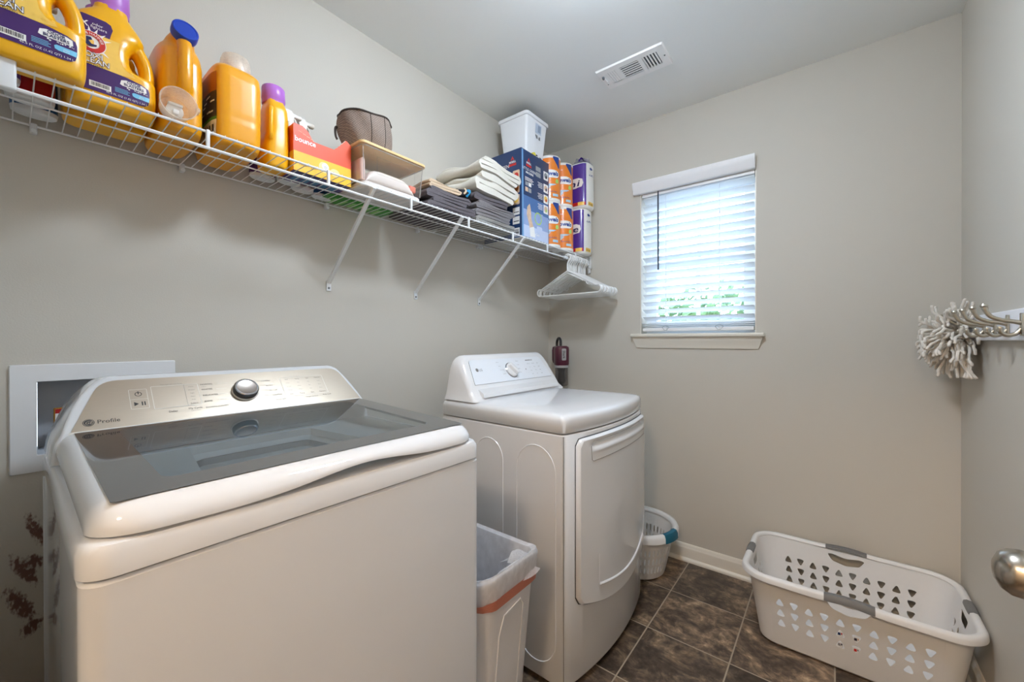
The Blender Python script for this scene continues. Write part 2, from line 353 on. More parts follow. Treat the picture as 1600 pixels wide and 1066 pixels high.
# ---- blind
def slat_mat():
    m = bpy.data.materials.new('blind_slat_white'); m.use_nodes = True; nt = m.node_tree; nt.nodes.clear()
    o = nt.nodes.new('ShaderNodeOutputMaterial'); p = nt.nodes.new('ShaderNodeBsdfPrincipled'); t = nt.nodes.new('ShaderNodeBsdfTranslucent')
    nz = nt.nodes.new('ShaderNodeTexNoise'); nz.inputs['Scale'].default_value = 40
    cr = nt.nodes.new('ShaderNodeValToRGB'); cr.color_ramp.elements[0].color = (0.86, 0.88, 0.90, 1); cr.color_ramp.elements[1].color = (0.92, 0.93, 0.94, 1)
    nt.links.new(nz.outputs[0], cr.inputs[0]); nt.links.new(cr.outputs[0], p.inputs['Base Color']); p.inputs['Roughness'].default_value = 0.4
    t.inputs[0].default_value = (0.80, 0.90, 1.0, 1)
    mx = nt.nodes.new('ShaderNodeMixShader'); mx.inputs[0].default_value = 0.05
    nt.links.new(p.outputs[0], mx.inputs[1]); nt.links.new(t.outputs[0], mx.inputs[2]); nt.links.new(mx.outputs[0], o.inputs[0]); return m
SLAT = slat_mat(); BLW = mat('blind_white', (238, 238, 240), 0.4, var=0.015)
bl = thing('window_blind', 'white two-inch slatted blind hanging half open in the window', 'blind', (0.92, YF, WZ1))
b = MB(); prof = [(-0.004, 2.022), (0.020, 2.022), (0.026, 2.028), (0.028, 2.042), (0.034, 2.052), (0.038, 2.066), (0.040, 2.082), (0.036, 2.087), (-0.004, 2.087)]
rg = [[(x, YF-d, h) for d, h in prof] for x in (0.598, 0.604, 1.200, 1.206)]
b.loft(rg, BLW, smooth=False); b.build('valance', bl, True)
b = MB(); b.rbox(WX0+0.008, WX1-0.008, YF+0.004, YF+0.052, 2.003, 2.022, BLW, 0.003); b.build('headrail', bl, True)
b = MB(); zs = 1.987; tilt = math.radians(23); nsl = 0
def slat(b, zc, t, yc=YF+0.030):
    pr = []
    for k in range(9):
        q = -0.024+0.048*k/8; pr.append((q, 0.0022*(1-(q/0.024)**2)))
    lo = [(q, h-0.0022) for q, h in reversed(pr)]
    ring = [(yc+q*math.cos(t)-h*math.sin(t)*-1*0, zc-q*math.sin(t)+h) for q, h in pr+lo]
    b.loft([[(x, y, z) for y, z in ring] for x in (WX0+0.010, WX1-0.010)], SLAT)
while zs > 1.295:
    slat(b, zs, tilt); zs -= 0.0424
for k in range(3): slat(b, 1.262+0.009*k, 0.02)
b.build('slats', bl, True, angle=60)
b = MB(); b.rbox(WX0+0.010, WX1-0.010, YF+0.006, YF+0.054, 1.235, 1.254, BLW, 0.004)
b.build('bottom_rail', bl, True)
b = MB()
for x in (0.775, 1.045):
    for y in (YF+0.003, YF+0.057): b.tube([(x, y, 1.25), (x, y, 1.99)], 0.0011, BLW, 5)
b.build('ladder_cord', bl, True)
for x in (0.775, 1.045):
    b = MB(); pts = [(x+0.016*math.cos(t)*(1+0.3*math.sin(3*t)), YF-0.003+0.002*math.sin(5*t), 1.252+0.012*math.sin(t)) for t in [2*PI*i/20 for i in range(20)]]
    b.tube(pts, 0.0016, clear('clear_plastic', (245, 248, 250), haze=((235, 240, 245), 0.35)), 6, closed=True); b.tube([(x, YF+0.003, 1.262), (x, YF-0.003, 1.232)], 0.002, BLW, 6); b.build('hold_down_clip', bl, True)
b = MB(); b.tube([(0.735, YF-0.006, 2.02), (0.735, YF-0.007, 1.98), (0.736, YF-0.007, 1.58)], [0.003, 0.0042, 0.0042], clear('wand_plastic', (150, 155, 165), haze=((95, 98, 108), 0.65)), 8); b.build('tilt_wand', bl, True)

# ---- what is seen of the yard through the blind
GR = mat('yard_gravel', (176, 178, 178), 0.9, var=0.2, vscale=0.6)
b = MB(); b.box(-60, 60, YF+0.15, 120, -3.1, -3.0, GR); struct(b.build('ground_yard'))
LEAF = mat('tree_leaves', (96, 122, 78), 0.8, var=0.5, vscale=1.5); BARK = mat('tree_bark', (104, 84, 66), 0.9)
for i, (x, y, h, r, lb) in enumerate(((-4.2, 16, 6.2, 1.9, 'leafy green tree outside, leftmost behind the blind'), (-3.2, 22, 7.4, 2.4, 'tall leafy green tree outside, middle one behind the blind'), (-1.4, 13, 5.2, 1.2, 'small leafy green tree outside, nearest behind the blind'))):
    t = thing('leafy_tree', lb, 'tree', (x, y, -3.0)); b = MB(); b.tube([(0, 0, 0), (0.05, 0, h*0.4), (0, 0.05, h*0.8)], [0.18, 0.13, 0.06], BARK, 8); b.build('trunk', t)
    b = MB(); rr = random.Random(i)
    for k in range(420):
        d = Vector((rr.gauss(0, 1), rr.gauss(0, 1), rr.gauss(0, 1))).normalized()*(r*(0.55+0.45*rr.random()))
        c = Vector((d.x, d.y, h-r*0.9+d.z*0.8)); a = Vector((rr.gauss(0, 1), rr.gauss(0, 1), rr.gauss(0, 1))).normalized(); e = a.orthogonal().normalized(); g = a.cross(e); sz = 0.16+0.14*rr.random()
        b.add([c+e*sz, c+g*sz*0.6, c-e*sz, c-g*sz*0.6], [(0, 1, 2, 3)], LEAF)
    b.build('crown', t)

# ---- room ceiling lamp and two added hallway fill lamps, all out of frame
def dome(name, label, x, y, e, col=(255, 244, 230)):
    t = thing(name, label, 'lamp', (x, y, ZC))
    b = MB(); b.lathe([(0.0, 0), (0.15, 0), (0.155, -0.008), (0.155, -0.022), (0.14, -0.026), (0.0, -0.026)], mat('lamp_nickel', (190, 184, 172), 0.3, 1.0), 32); b.build('canopy', t)
    b = MB(); b.lathe([(0.135, -0.026)]+[(0.138*math.cos(a), -0.03-0.085*math.sin(a)) for a in [PI/2*k/8 for k in range(8)]]+[(0.001, -0.115)], mat(name+'_glass', (250, 246, 238), 0.4, emit=(col, e)), 32); b.build('glass_shade', t)
dome('ceiling_light', 'frosted dome lamp in the middle of the laundry room ceiling', 1.02, 0.92, L_CEIL, (226, 240, 255))
dome('hallway_fill_light', 'added fill lamp on the unseen hallway ceiling, nearer the washer', 0.75, -0.90, L_HALL_FILL, (255, 222, 186))
dome('hallway_fill_light', 'added fill lamp on the unseen hallway ceiling, nearer the door', 1.45, -1.00, L_HALL_FILL, (255, 222, 186))

# ---- ceiling vent
VW = mat('vent_white', (252, 252, 252), 0.4, var=0.01); VD = mat('vent_dark', (98, 104, 108), 0.6)
vt = thing('ceiling_vent', 'white rectangular air vent on the ceiling', 'vent', (0.785, 1.795, ZC))
b = MB(); x0, x1, y0, y1 = -0.151, 0.151, -0.076, 0.076
op = [rrect(-0.052, 0.034, -0.045, 0.045, 0.002, 2), rrect(0.052, 0.118, -0.045, 0.045, 0.002, 2), rrect(-0.118, -0.066, -0.045, 0.045, 0.002, 2)]
b.fill([rrect(x0, x1, y0, y1, 0.003, 2)]+op, VW, lambda u, v, h: (u, v, h), -0.008)
b.loft([[(u, v, -0.0005) for u, v in rrect(x0-0.004, x1+0.004, y0-0.004, y1+0.004, 0.004, 2)], [(u, v, -0.008) for u, v in rrect(x0, x1, y0, y1, 0.003, 2)]], VW, False, False)
b.build('faceplate', vt)
b = MB()
for q in op: b.fill([q], VD, lambda u, v, h: (u, v, h), -0.0010)
b.build('duct_opening', vt)
b = MB()
for k in range(6): y = -0.0375+0.015*k; b.box(-0.052, 0.034, y-0.0036, y+0.0036, -0.0078, -0.0068, VW)
b.build('lengthwise_louvers', vt)
b = MB()
for k in range(5): x = 0.0585+0.0132*k; b.box(x-0.0035, x+0.0030, -0.045, 0.045, -0.0078, -0.0066, VW)
b.build('crosswise_louvers', vt)
b = MB()
for k in range(5): x = -0.1125+0.0104*k; b.box(x-0.0045, x+0.0048, -0.045, 0.040, -0.0078, -0.0066, VW)
b.build('closed_louvers', vt)
b = MB(); b.box(-0.138, -0.133, -0.03, 0.012, -0.012, -0.0078, VW); b.rbox(-0.14, -0.131, -0.036, -0.024, -0.019, -0.0078, VD, 0.002); b.build('damper_lever', vt)
for x in (-0.140, 0.140):
    b = MB(); b.lathe([(0.0035, -0.0078), (0.003, -0.0095), (0.001, -0.01)], VD, 10, (x, 0.035 if x < 0 else 0.0, 0)); b.build('screw', vt)

# ------------------------------------------------------------------ washer outlet box in the left wall
WP = mat('white_plastic', (232, 233, 235), 0.35, var=0.015); BRASS = mat('brass', (176, 132, 66), 0.35, 1.0); INK = mat('black_ink', (38, 38, 42), 0.5)
REDP = mat('red_paint', (172, 34, 38), 0.4); BLUEP = mat('blue_paint', (42, 82, 168), 0.4); GREYS = mat('box_grey', (186, 190, 196), 0.5)
ob_ = thing('outlet_box', 'white recessed washer outlet box in the wall behind the washer', 'outlet box', (0, 0.153, 1.0))
b = MB(); m2 = lambda u, v, h: (h, u, v)
b.fill([rrect(0.003, 0.303, 0.872, 1.127, 0.003, 2), list(reversed(rrect(BY0, BY1, BZ0, BZ1, 0.002, 2)))], WP, m2, 0.006)
b.loft([[(0.0005, u, v) for u, v in rrect(0.001, 0.305, 0.870, 1.129, 0.003, 2)], [(0.006, u, v) for u, v in rrect(0.003, 0.303, 0.872, 1.127, 0.003, 2)]], WP, False, False)
b.loft([[(0.006, u, v) for u, v in rrect(BY0, BY1, BZ0, BZ1, 0.002, 2)], [(0.001, u, v) for u, v in rrect(BY0+.001, BY1-.001, BZ0+.001, BZ1-.001, 0.002, 2)]], WP, False, False)
b.build('frame', ob_, True)
b = MB(); i_ = 0.0012
b.loft([[(0.001, u, v) for u, v in rrect(BY0+i_, BY1-i_, BZ0+i_, BZ1-i_, 0.002, 2)], [(-0.085, u, v) for u, v in rrect(BY0+0.004, BY1-0.004, BZ0+0.004, BZ1-0.004, 0.004, 2)]], GREYS, False, True); b.build('recess', ob_, True)
for k, (yy, cc) in enumerate(((0.088, REDP), (0.215, BLUEP))):
    b = MB(); b.lathe([(0.012, 0), (0.012, 0.03), (0.016, 0.032), (0.016, 0.05), (0.010, 0.052)], BRASS, 16, (-0.045, yy, 0.914)); b.tube([(-0.045, yy, 0.966), (-0.045, yy, 0.985), (-0.02, yy, 0.985)], 0.009, BRASS, 10); v = b.build('valve', ob_, True)
    b = MB(); b.rbox(-0.024, -0.018, yy-0.017, yy+0.017, 0.972, 1.018, BRASS, 0.002); b.box(-0.018, -0.0172, yy-0.014, yy+0.014, 0.978, 1.015, WP)
    b.box(-0.0172, -0.0168, yy-0.014, yy+0.014, 1.004, 1.015, cc); b.box(-0.0172, -0.0168, yy-0.009, yy+0.009, 0.982, 0.999, BLUEP if k == 0 else REDP); b.build('handle_tag', v, True)

# ------------------------------------------------------------------ wire shelf
WIRE = mat('white_coated_wire', (234, 235, 236), 0.3, var=0.015); WG = mat('white_plastic_clip', (226, 228, 230), 0.4, var=0.015)
SCREW = mat('screw_steel', (120, 120, 122), 0.35, 1.0)
SH = thing('wire_shelf', 'long white wire shelf with hanging rail along the left wall', 'shelf', (0.0, 1.1, 1.70))
ZD = 1.7015; SY0, SY1 = -0.105, 2.268
b = MB(); y = -0.094
while y < SY1-0.005:
    b.tube([(0.009, y, ZD), (0.3045, y, ZD), (0.3085, y, ZD-0.0012)], 0.0013, WIRE, 5); y += 0.0257
b.build('deck_wires', SH, True)
for nm, x, z, rr in (('front_rail', 0.3045, ZD-0.0042, 0.0034), ('lower_rail', 0.3135, ZD-0.047, 0.0040), ('middle_wire', 0.150, ZD-0.0035, 0.0022), ('back_rail', 0.012, ZD-0.0035, 0.0027)):
    b = MB(); b.tube([(x, SY0, z), (x, SY1, z)], rr, WIRE, 8); b.build(nm, SH, True)
for yy in (0.306, 0.606, 0.911, 1.205, 1.502, 1.798, 2.098):
    b = MB(); b.rbox(0.305, 0.3135, yy-0.004, yy+0.004, ZD-0.046, ZD-0.001, WG, 0.002); b.build('lip_strap', SH, True)
b = MB(); b.tube([(0.3135, 1.962, ZD-.047), (0.3135, 1.990, ZD-.047)], .0085, WG, 14); b.build('rail_sleeve', SH, True)
b = MB(); b.rbox(0.300, 0.320, -0.022, 0.012, ZD-0.052, ZD+0.006, WG, 0.004); b.build('rail_joiner', SH, True)
for yy in (0.04, 0.32, 0.75, 1.174, 1.575, 1.600, 1.908):
    b = MB(); b.rbox(0.0005, 0.018, yy-0.006, yy+0.006, ZD-0.022, ZD+0.002, WG, 0.003); b.lathe([(0.006, 0.0), (0.006, 0.006), (0.004, 0.008)], WG, 12, (0.016, yy, ZD-0.017), 'x'); c = b.build('wall_clip', SH, True)
b = MB()
b.rbox(0.292, 0.322, SY1-0.010, YF-0.001, ZD-0.070, ZD+0.006, WG, 0.003); b.rbox(0.298, 0.314, SY1-0.004, YF-0.001, ZD-0.100, ZD-0.068, WG, 0.003); b.build('end_bracket', SH, True)
for yy in (0.762, 1.170, 1.594):
    b = MB(); pA, pB = (0.004, 1.405), (0.309, 1.694)      # strut as a flattened channel
    d = Vector((pB[0]-pA[0], 0, pB[1]-pA[1])).normalized(); n = Vector((-d.z, 0, d.x))
    rg = []
    for q, w in ((pA, 0.006), (pB, 0.006)):
        c = Vector((q[0], yy, q[1])); rg.append([tuple(c+n*a+Vector((0, e, 0))) for a, e in ((-0.005, -w), (0.005, -w), (0.006, 0), (0.005, w), (-0.005, w), (-0.0035, 0))])
    b.loft(rg, WIRE, smooth=False); br = b.build('bracket', SH, True)
    b = MB(); b.rbox(0.0005, 0.0045, yy-0.009, yy+0.009, 1.374, 1.412, WG, 0.0015); b.build('foot_plate', br, True)
    b = MB(); b.lathe([(0.0045, 0.0), (0.004, 0.002), (0.001, 0.003)], SCREW, 10, (0.0045, yy, 1.385), 'x'); b.build('screw', br, True)

# ------------------------------------------------------------------ things on the shelf
ZS = ZD+0.0016
YEL = mat('yellow_jug_plastic', (240, 178, 20), 0.28, var=0.04, vscale=9, coat=0.12, sss=0.0); ORA = mat('orange_jug_plastic', (236, 162, 16), 0.3, var=0.05, vscale=8, coat=0.12)
PURC = mat('purple_cap', (180, 112, 204), 0.35, var=0.03); PURL = mat('label_purple', (64, 28, 100), 0.4, var=0.06); WHI = mat('label_white', (244, 242, 240), 0.45, var=0.01)
SKY = mat('label_sky_blue', (120, 196, 234), 0.4); LRED = mat('label_red', (196, 44, 40), 0.4); LORA = mat('label_orange_glow', (250, 204, 96), 0.4, var=0.1, vscale=60); NAVY = mat('label_navy', (36, 42, 92), 0.4)
SMOOTH = (('REMESH', dict(mode='VOXEL', voxel_size=0.0028, use_smooth_shade=True)), ('SMOOTH', dict(factor=0.5, iterations=5)))
JW, JD = 0.0735, 0.041
def jug_front(u, v, h):
    k = min(1.0, abs(u)/0.0765); x = JD*(1-k**5)**0.2
    if v > 0.150: x *= 1-0.9*((v-0.150)/0.08)**2*0.35
    return (x+0.0008+h, u, v)
def make_jug(label, loc, rz=0.0, art=True):
    t = thing('detergent_jug', label, 'detergent jug', loc, rz)
    secs = [(0, -.064, .064, .032), (.004, -.070, .070, .037), (.014, -.0725, .0725, .040), (.03, -JW, JW, JD), (.082, -JW, JW, JD), (.090, -JW, .073, JD), (.094, -JW, .064, JD), (.099, -JW, .036, JD), (.115, -JW, .0275, JD), (.135, -JW, .0265, JD), (.150, -.0735, .031, JD), (.160, -.0725, .042, .0405), (.170, -.071, .052, .040), (.180, -.068, .054, .039), (.191, -.063, .049, .037), (.202, -.055, .042, .034), (.213, -.043, .034, .030), (.223, -.032, .027, .0265), (.236, -.030, .026, .026)]
    b = MB(); b.loft([sring(0, (a+c)/2, d, (c-a)/2, z, 4.2 if z < .155 else 3.0, 40) for z, a, c, d in secs], YEL)
    hp = spline([(0, .0565, .078), (0, .0595, .096), (0, .0595, .116), (0, .0555, .138), (0, .0470, .158), (0, .036, .176)], 5)
    b.tube(hp, [.0140]*len(hp), YEL, 12, flat=1.7, up=(0, 1, 0))
    body = b.build('bottle', t, mods=SMOOTH)
    b = MB(); pr = []
    n = 40
    rings = [[((r*.86+(0.0008 if j % 2 else 0))*math.cos(2*PI*j/n), -.002+(r+(0.0008 if j % 2 else 0))*math.sin(2*PI*j/n), z) for j in range(n)] for r, z in ((.0305, .229), (.0305, .240), (.0318, .242), (.0312, .285), (.0290, .289))]
    b.loft(rings, PURC); b.build('cap', t)
    if not art: return t
    F0 = jug_front; F = F0; SHF = -.017; b = MB()
    # purple lower band, sunburst above it, upper purple tab
    b.rows([(.026, -.062, .040), (.028, -.066, .050), (.033, -.0675, .0560), (.045, -.068, .0585), (.062, -.068, .0585), (.070, -.068, .056), (.075, -.068, .045), (.079, -.068, .020), (.080, -.068, -.01)], PURL, F)
    b.rows([(.080, -.068, .012), (.084, -.068, .034), (.088, -.068, .030), (.094, -.068, .018), (.105, -.068, .010), (.125, -.067, .006), (.150, -.065, .008)], LORA, F)
    b.rows([(.150, -.069, -.008), (.160, -.068, -.006), (.172, -.066, -.003), (.182, -.060, -.006), (.186, -.050, -.014)], PURL, F, h=.0004)
    F = lambda u, v, h: F0(u+SHF, v, h)
    for k in range(16):
        a = 2*PI*k/16+.1; c, d = math.cos(a), math.sin(a); q = -.02+.020*c, .128+.020*d; e = -.02+.036*c, .128+.034*d
        if e[0] > .012: continue
        b.fill([[(q[0]-d*.003, q[1]+c*.003), (q[0]+d*.003, q[1]-c*.003), e]], WHI, F, .0006)
    b.fill([circ(-.02, .128, .0235, 32)], WHI, F, .0010); b.fill([circ(-.02, .128, .0222, 32), list(reversed(circ(-.02, .128, .0135, 28)))], LRED, F, .0014)
    b.text('& HAMMER', WHI, lambda u, v, h: F(-.02+(.0160+v)*math.sin(u/.0175), .128+(.0160+v)*math.cos(u/.0175), h), 0.008, -.001, .0072, .0019, sx=.95)
    b.text('ARM', WHI, lambda u, v, h: F(-.02+(.0160+v)*math.sin(u/.0175), .128+(.0160+v)*math.cos(u/.0175), h), -0.025, -.001, .0072, .0019, sx=.95)
    b.fill([[(-.030, .122), (-.022, .118), (-.012, .121), (-.011, .125), (-.019, .124), (-.024, .130), (-.018, .133), (-.020, .138), (-.027, .137), (-.030, .131)]], NAVY, F, .0016)
    b.text('OXI', NAVY, F, -.016, .0955, .0165, .0016, bold=.0007); b.text('OXI', WHI, F, -.016, .0955, .0165, .0020)
    b.text('CLEAN', NAVY, F, -.016, .0840, .0160, .0016, bold=.0007); b.text('CLEAN', WHI, F, -.016, .0840, .0160, .0020)
    b.text('stain fighters', INK, F, -.014, .0785, .0062, .0018)
    b.text('4X', WHI, F, -.034, .160, .016, .0012, bold=.0004); b.text('odor', WHI, F, -.010, .167, .0085, .0012); b.text('fighters', WHI, F, -.008, .160, .0085, .0012)
    F = F0
    b.rows([(.0575, .012, .050), (.0595, .008, .053), (.0690, .010, .052), (.0720, .018, .044)], WHI, F, 8, .0008)
    b.text('ODOR', NAVY, F, .031, .0660, .0078, .0014, bold=.0002); b.text('BLASTERS', NAVY, F, .031, .0595, .0078, .0014, bold=.0002)
    b.rows([(.040, .034, .0570), (.042, .029, .0575), (.0475, .028, .0580), (.050, .031, .0582)], SKY, F, 8, .0008)
    b.text('clean', WHI, F, .044, .0445, .004, .0012); b.text('burst', WHI, F, .044, .041, .004, .0012)
    b.text('45.5 FL OZ (1.42 QT) 1.34 L', WHI, F, .020, .0300, .0058, .0010)
    b.rows([(.034, -.040, -.006), (.046, -.040, -.006)], WHI, F, 6, .0008)
    rr = random.Random(3); x = -.037
    while x < -.010:
        w = .0004+.0009*rr.random(); b.rows([(.0365, x, x+w), (.0445, x, x+w)], INK, F, 1, .0012); x += w+.0005+.0008*rr.random()
    for k in range(4): b.rows([(.040+.0028*k, .000, .024-.003*(k % 2)), (.0410+.0028*k, .000, .024-.003*(k % 2))], SKY, F, 3, .0007)
    for k in range(14): b.fill([circ(.018+.036*rr.random(), .053+.003*rr.random(), .0006+.0008*rr.random(), 8)], WHI, F, .0010)
    for k in range(12): b.fill([circ(.002+.028*rr.random(), .086+.006*rr.random(), .0008+.0012*rr.random(), 8)], LORA, F, .0012)
    b.build('label', t)
    return t
make_jug('yellow detergent jug with purple label at the left end of the shelf, overhanging the rail', (0.296, 0.0290, ZS+0.0008))
make_jug('yellow detergent jug with purple label and purple cap, beside the blue-capped jug', (0.208, 0.1510, ZS))
make_jug('yellow detergent jug mostly hidden behind another labelled yellow jug', (0.098, 0.1520, ZS), art=False)

# orange dispenser jug with blue cap, tap and hanging cup
BLUEC = mat('blue_cap', (20, 62, 170), 0.35); MILK = clear('milky_plastic', (255, 248, 240), haze=((244, 236, 226), 0.42)); MILKW = mat('tap_white', (240, 240, 240), 0.35)
t = thing('dispenser_jug', 'orange dispenser jug with dark blue cap, front handle and tap', 'detergent jug', (0.135, 0.2735, ZS))
b = MB(); hy, hd = .053, .118
b.loft([sring(0, 0, d, w, z, n, 44) for z, d, w, n in ((0, .100, .039, 4), (.005, .110, .044, 4), (.02, .1155, .0455, 4.5), (.12, .118, .0462, 4.5), (.175, .118, .0462, 4.2), (.200, .112, .0455, 3.6), (.218, .100, .043, 3.2), (.232, .078, .037, 2.8), (.241, .052, .028, 2.4), (.245, .02, .012, 2))], ORA)
# sloping shoulder that carries the neck, towards the front
A, B_ = Vector((.030, 0, .208)), Vector((.112, 0, .236)); dr = (B_-A).normalized(); e1 = Vector((0, 1, 0)); e2 = dr.cross(e1)
b.loft([[tuple(A+(B_-A)*k+e1*(r*math.cos(2*PI*j/28))+e2*(r*math.sin(2*PI*j/28))) for j in range(28)] for k, r in ((-.2, .038), (.2, .035), (.6, .030), (.85, .0240), (1.0, .0235))], ORA)
b.tube(spline([(.104, 0, .222), (.121, 0, .210), (.1270, 0, .190), (.1280, 0, .150), (.1250, 0, .115), (.110, 0, .092)], 6), .0150, ORA, 12)
b.build('bottle', t, mods=SMOOTH)
b = MB(); c0 = B_+dr*.002
b.loft([[tuple(c0+dr*h+e1*(r*math.cos(2*PI*j/32))+e2*(r*math.sin(2*PI*j/32))) for j in range(32)] for h, r in ((-.004, .0262), (0, .0268), (.016, .0268), (.0185, .0255), (.019, .0225), (.0175, .0215))], BLUEC); b.build('cap', t)
b = MB(); b.lathe([(.013, .112), (.013, .126), (.017, .127), (.017, .134), (.011, .136)], MILKW, 24, (0, -.022, .034), 'x'); b.rbox(.120, .146, -.028, -.016, .022, .034, MILKW, .003); b.rbox(.126, .142, -.036, -.008, .044, .050, MILKW, .002); b.build('tap', t)
b = MB(); b.lathe([(.016, .122), (.026, .123), (.029, .127), (.0345, .170), (.0360, .171), (.0360, .174), (.0335, .174), (.028, .130), (.016, .1265)], MILK, 36, (0, -.022, .038), 'x', False, False); b.rbox(.150, .172, .010, .019, .032, .044, MILK, .003); b.build('measuring_cup', t)

# flat-sided orange jug with a milky cap, label on its left side
t = thing('detergent_jug', 'orange detergent jug with milky white cap and dark side label', 'detergent jug', (0.152, 0.392, ZS))
b = MB(); b.loft([sring(0, 0, d, w, z, 5, 44) for z, d, w in ((0, .098, .047), (.004, .106, .053), (.02, .111, .057), (.06, .1125, .0585), (.076, .1118, .0578), (.092, .1125, .0585), (.180, .1125, .0585), (.205, .108, .056), (.217, .094, .050), (.223, .06, .036))], ORA)
b.loft([sring(.035, .010, r, r, z, 2, 32) for z, r in ((.215, .036), (.230, .031), (.236, .030))], ORA)
b.build('bottle', t, mods=SMOOTH)
b = MB(); b.lathe([(.0365, .224), (.0380, .232), (.0350, .262), (.0310, .274), (.025, .277), (.020, .275)], MILK, 36, (.035, .010, 0)); b.lathe([(.028, .232), (.028, .256), (.02, .258)], MILKW, 24, (.035, .010, 0)); b.build('cap', t)
DKL = mat('label_dark', (48, 40, 52), 0.4); BRN = mat('label_amber', (168, 92, 32), 0.4, var=.2, vscale=40); GRN = mat('label_green', (70, 140, 60), 0.4, var=.1)
b = MB(); F = lambda u, v, h: (u, -.0585*(1-min(1, abs(u)/.113)**5)**.2-.0010-h, v)
b.rows([(.020, -.090, .096), (.060, -.092, .098)], mat('label_cream', (214, 206, 190), 0.4, var=.06), F, 10); b.rows([(.060, -.092, .098), (.068, -.092, .098)], GRN, F, 10)
b.rows([(.068, -.092, .098), (.135, -.092, .098)], DKL, F, 10); b.rows([(.135, -.092, .098), (.185, -.092, .098)], BRN, F, 10)
rr = random.Random(5)
for k in range(12): u = -.06+.14*rr.random(); v = .075+.05*rr.random(); b.rows([(v, u, u+.02), (v+.004, u, u+.02)], WHI, F, 3, .0006)
for k in range(5): u = .02+.015*k; b.rows([(.030, u, u+.008), (.048, u, u+.008)], DKL, F, 1, .0006)
b.build('label', t)

# slim yellow bottle with purple cap
t = thing('detergent_bottle', 'slim yellow detergent bottle with purple screw cap and side grip', 'detergent bottle', (0.163, 0.5070, ZS))
b = MB(); b.loft([sring(0, y, d, w, z, 3.6, 40) for z, y, d, w in ((0, 0, .042, .028), (.004, 0, .047, .032), (.03, 0, .050, .035), (.06, 0, .050, .035), (.085, .002, .049, .033), (.105, .0035, .048, .031), (.150, .004, .047, .030), (.180, .003, .044, .029), (.195, .002, .036, .026), (.205, .002, .029, .024), (.214, .002, .024, .024))], YEL)
b.build('bottle', t, mods=SMOOTH)
b = MB(); b.loft([[((r+(.0009 if j % 2 else 0))*math.cos(2*PI*j/44), .002+(r+(.0009 if j % 2 else 0))*math.sin(2*PI*j/44), z) for j in range(44)] for r, z in ((.0300, .200), (.0300, .213), (.0315, .215), (.0300, .250), (.0275, .253))], PURC); b.build('cap', t)
b = MB(); b.tube(spline([(.040, -.020, .170), (.052, -.024, .160), (.053, -.025, .120), (.050, -.024, .09), (.044, -.021, .080)], 5), .007, YEL, 10); b.build('grip', t)

# spray bottles standing at the wall, mostly hidden, their pale bases showing through the wires
def spray(label, x, y, body, liquid, nozzle, h=.19, rz=0.0):
    t = thing('spray_bottle', label, 'spray bottle', (x, y, ZS), rz, None)
    b = MB(); b.loft([sring(0, 0, d, w, z, 2.3, 32) for z, d, w in ((0, .019, .031), (.003, .0225, .035), (.012, .024, .0365), (.012, .024, .0365))], mat('bottle_base_white', (226, 228, 230), .35)); b.build('base', t)
    b = MB(); b.loft([sring(0, 0, d, w, z, 2.3, 32) for z, d, w in ((.012, .024, .0365), (.10, .024, .036), (.13, .022, .032), (.155, .016, .019), (h-.02, .0125, .0125), (h-.005, .0125, .0125))], body); b.build('bottle', t)
    b = MB(); b.loft([sring(0, 0, r, r, z, 2, 20) for z, r in ((h-.012, .0155), (h+.004, .0155), (h+.008, .012))], nozzle)
    b.loft([[(x_, y_, z_) for x_, y_, z_ in ((a*.010, p-.010, h+.008), (a*.010, p+.010, h+.008), (a*.010, p+.014, h+.030), (a*.009, p+.006, h+.044), (a*.009, p-.016, h+.044), (a*.010, p-.014, h+.026))] for a, p in ((-1, 0), (1, 0))], nozzle)
    b.rbox(-.008, .008, .008, .040, h+.026, h+.040, nozzle, .004); b.tube([(0, .016, h+.026), (0, .024, h+.012), (0, .020, h-.006)], .0035, nozzle, 8); b.build('trigger_head', t)
    return t
SPW = mat('spray_white', (224, 222, 216), .35); SPP = mat('spray_purple', (92, 60, 140), .4); SPR = mat('spray_red', (170, 28, 36), .35); SPB = mat('spray_blue', (40, 92, 150), .4); SPG = mat('spray_grey', (200, 198, 190), .4)
spray('purple spray bottle behind the leftmost jug, nearest the rail', .206, -.018, SPP, None, SPW)
spray('red spray bottle behind the leftmost jug, middle of three', .140, .032, SPR, None, SPW)
spray('blue spray bottle behind the leftmost jug, nearest the wall', .066, .040, SPB, None, SPW)
spray('red spray bottle with white trigger between the slim bottle and dryer sheet box', .098, .580, SPR, None, SPW, .195)
spray('pale spray bottle with milky trigger standing behind the orange dryer sheet box', .060, .640, SPG, None, mat('trigger_milky', (214, 206, 194), .35), .205)
spray('white spray bottle hidden behind the slim yellow bottle', .068, .512, SPP, None, SPW, .15)
spray('blue spray bottle hidden behind the right end of the orange dryer sheet box', .040, .718, SPB, None, SPW, .13)

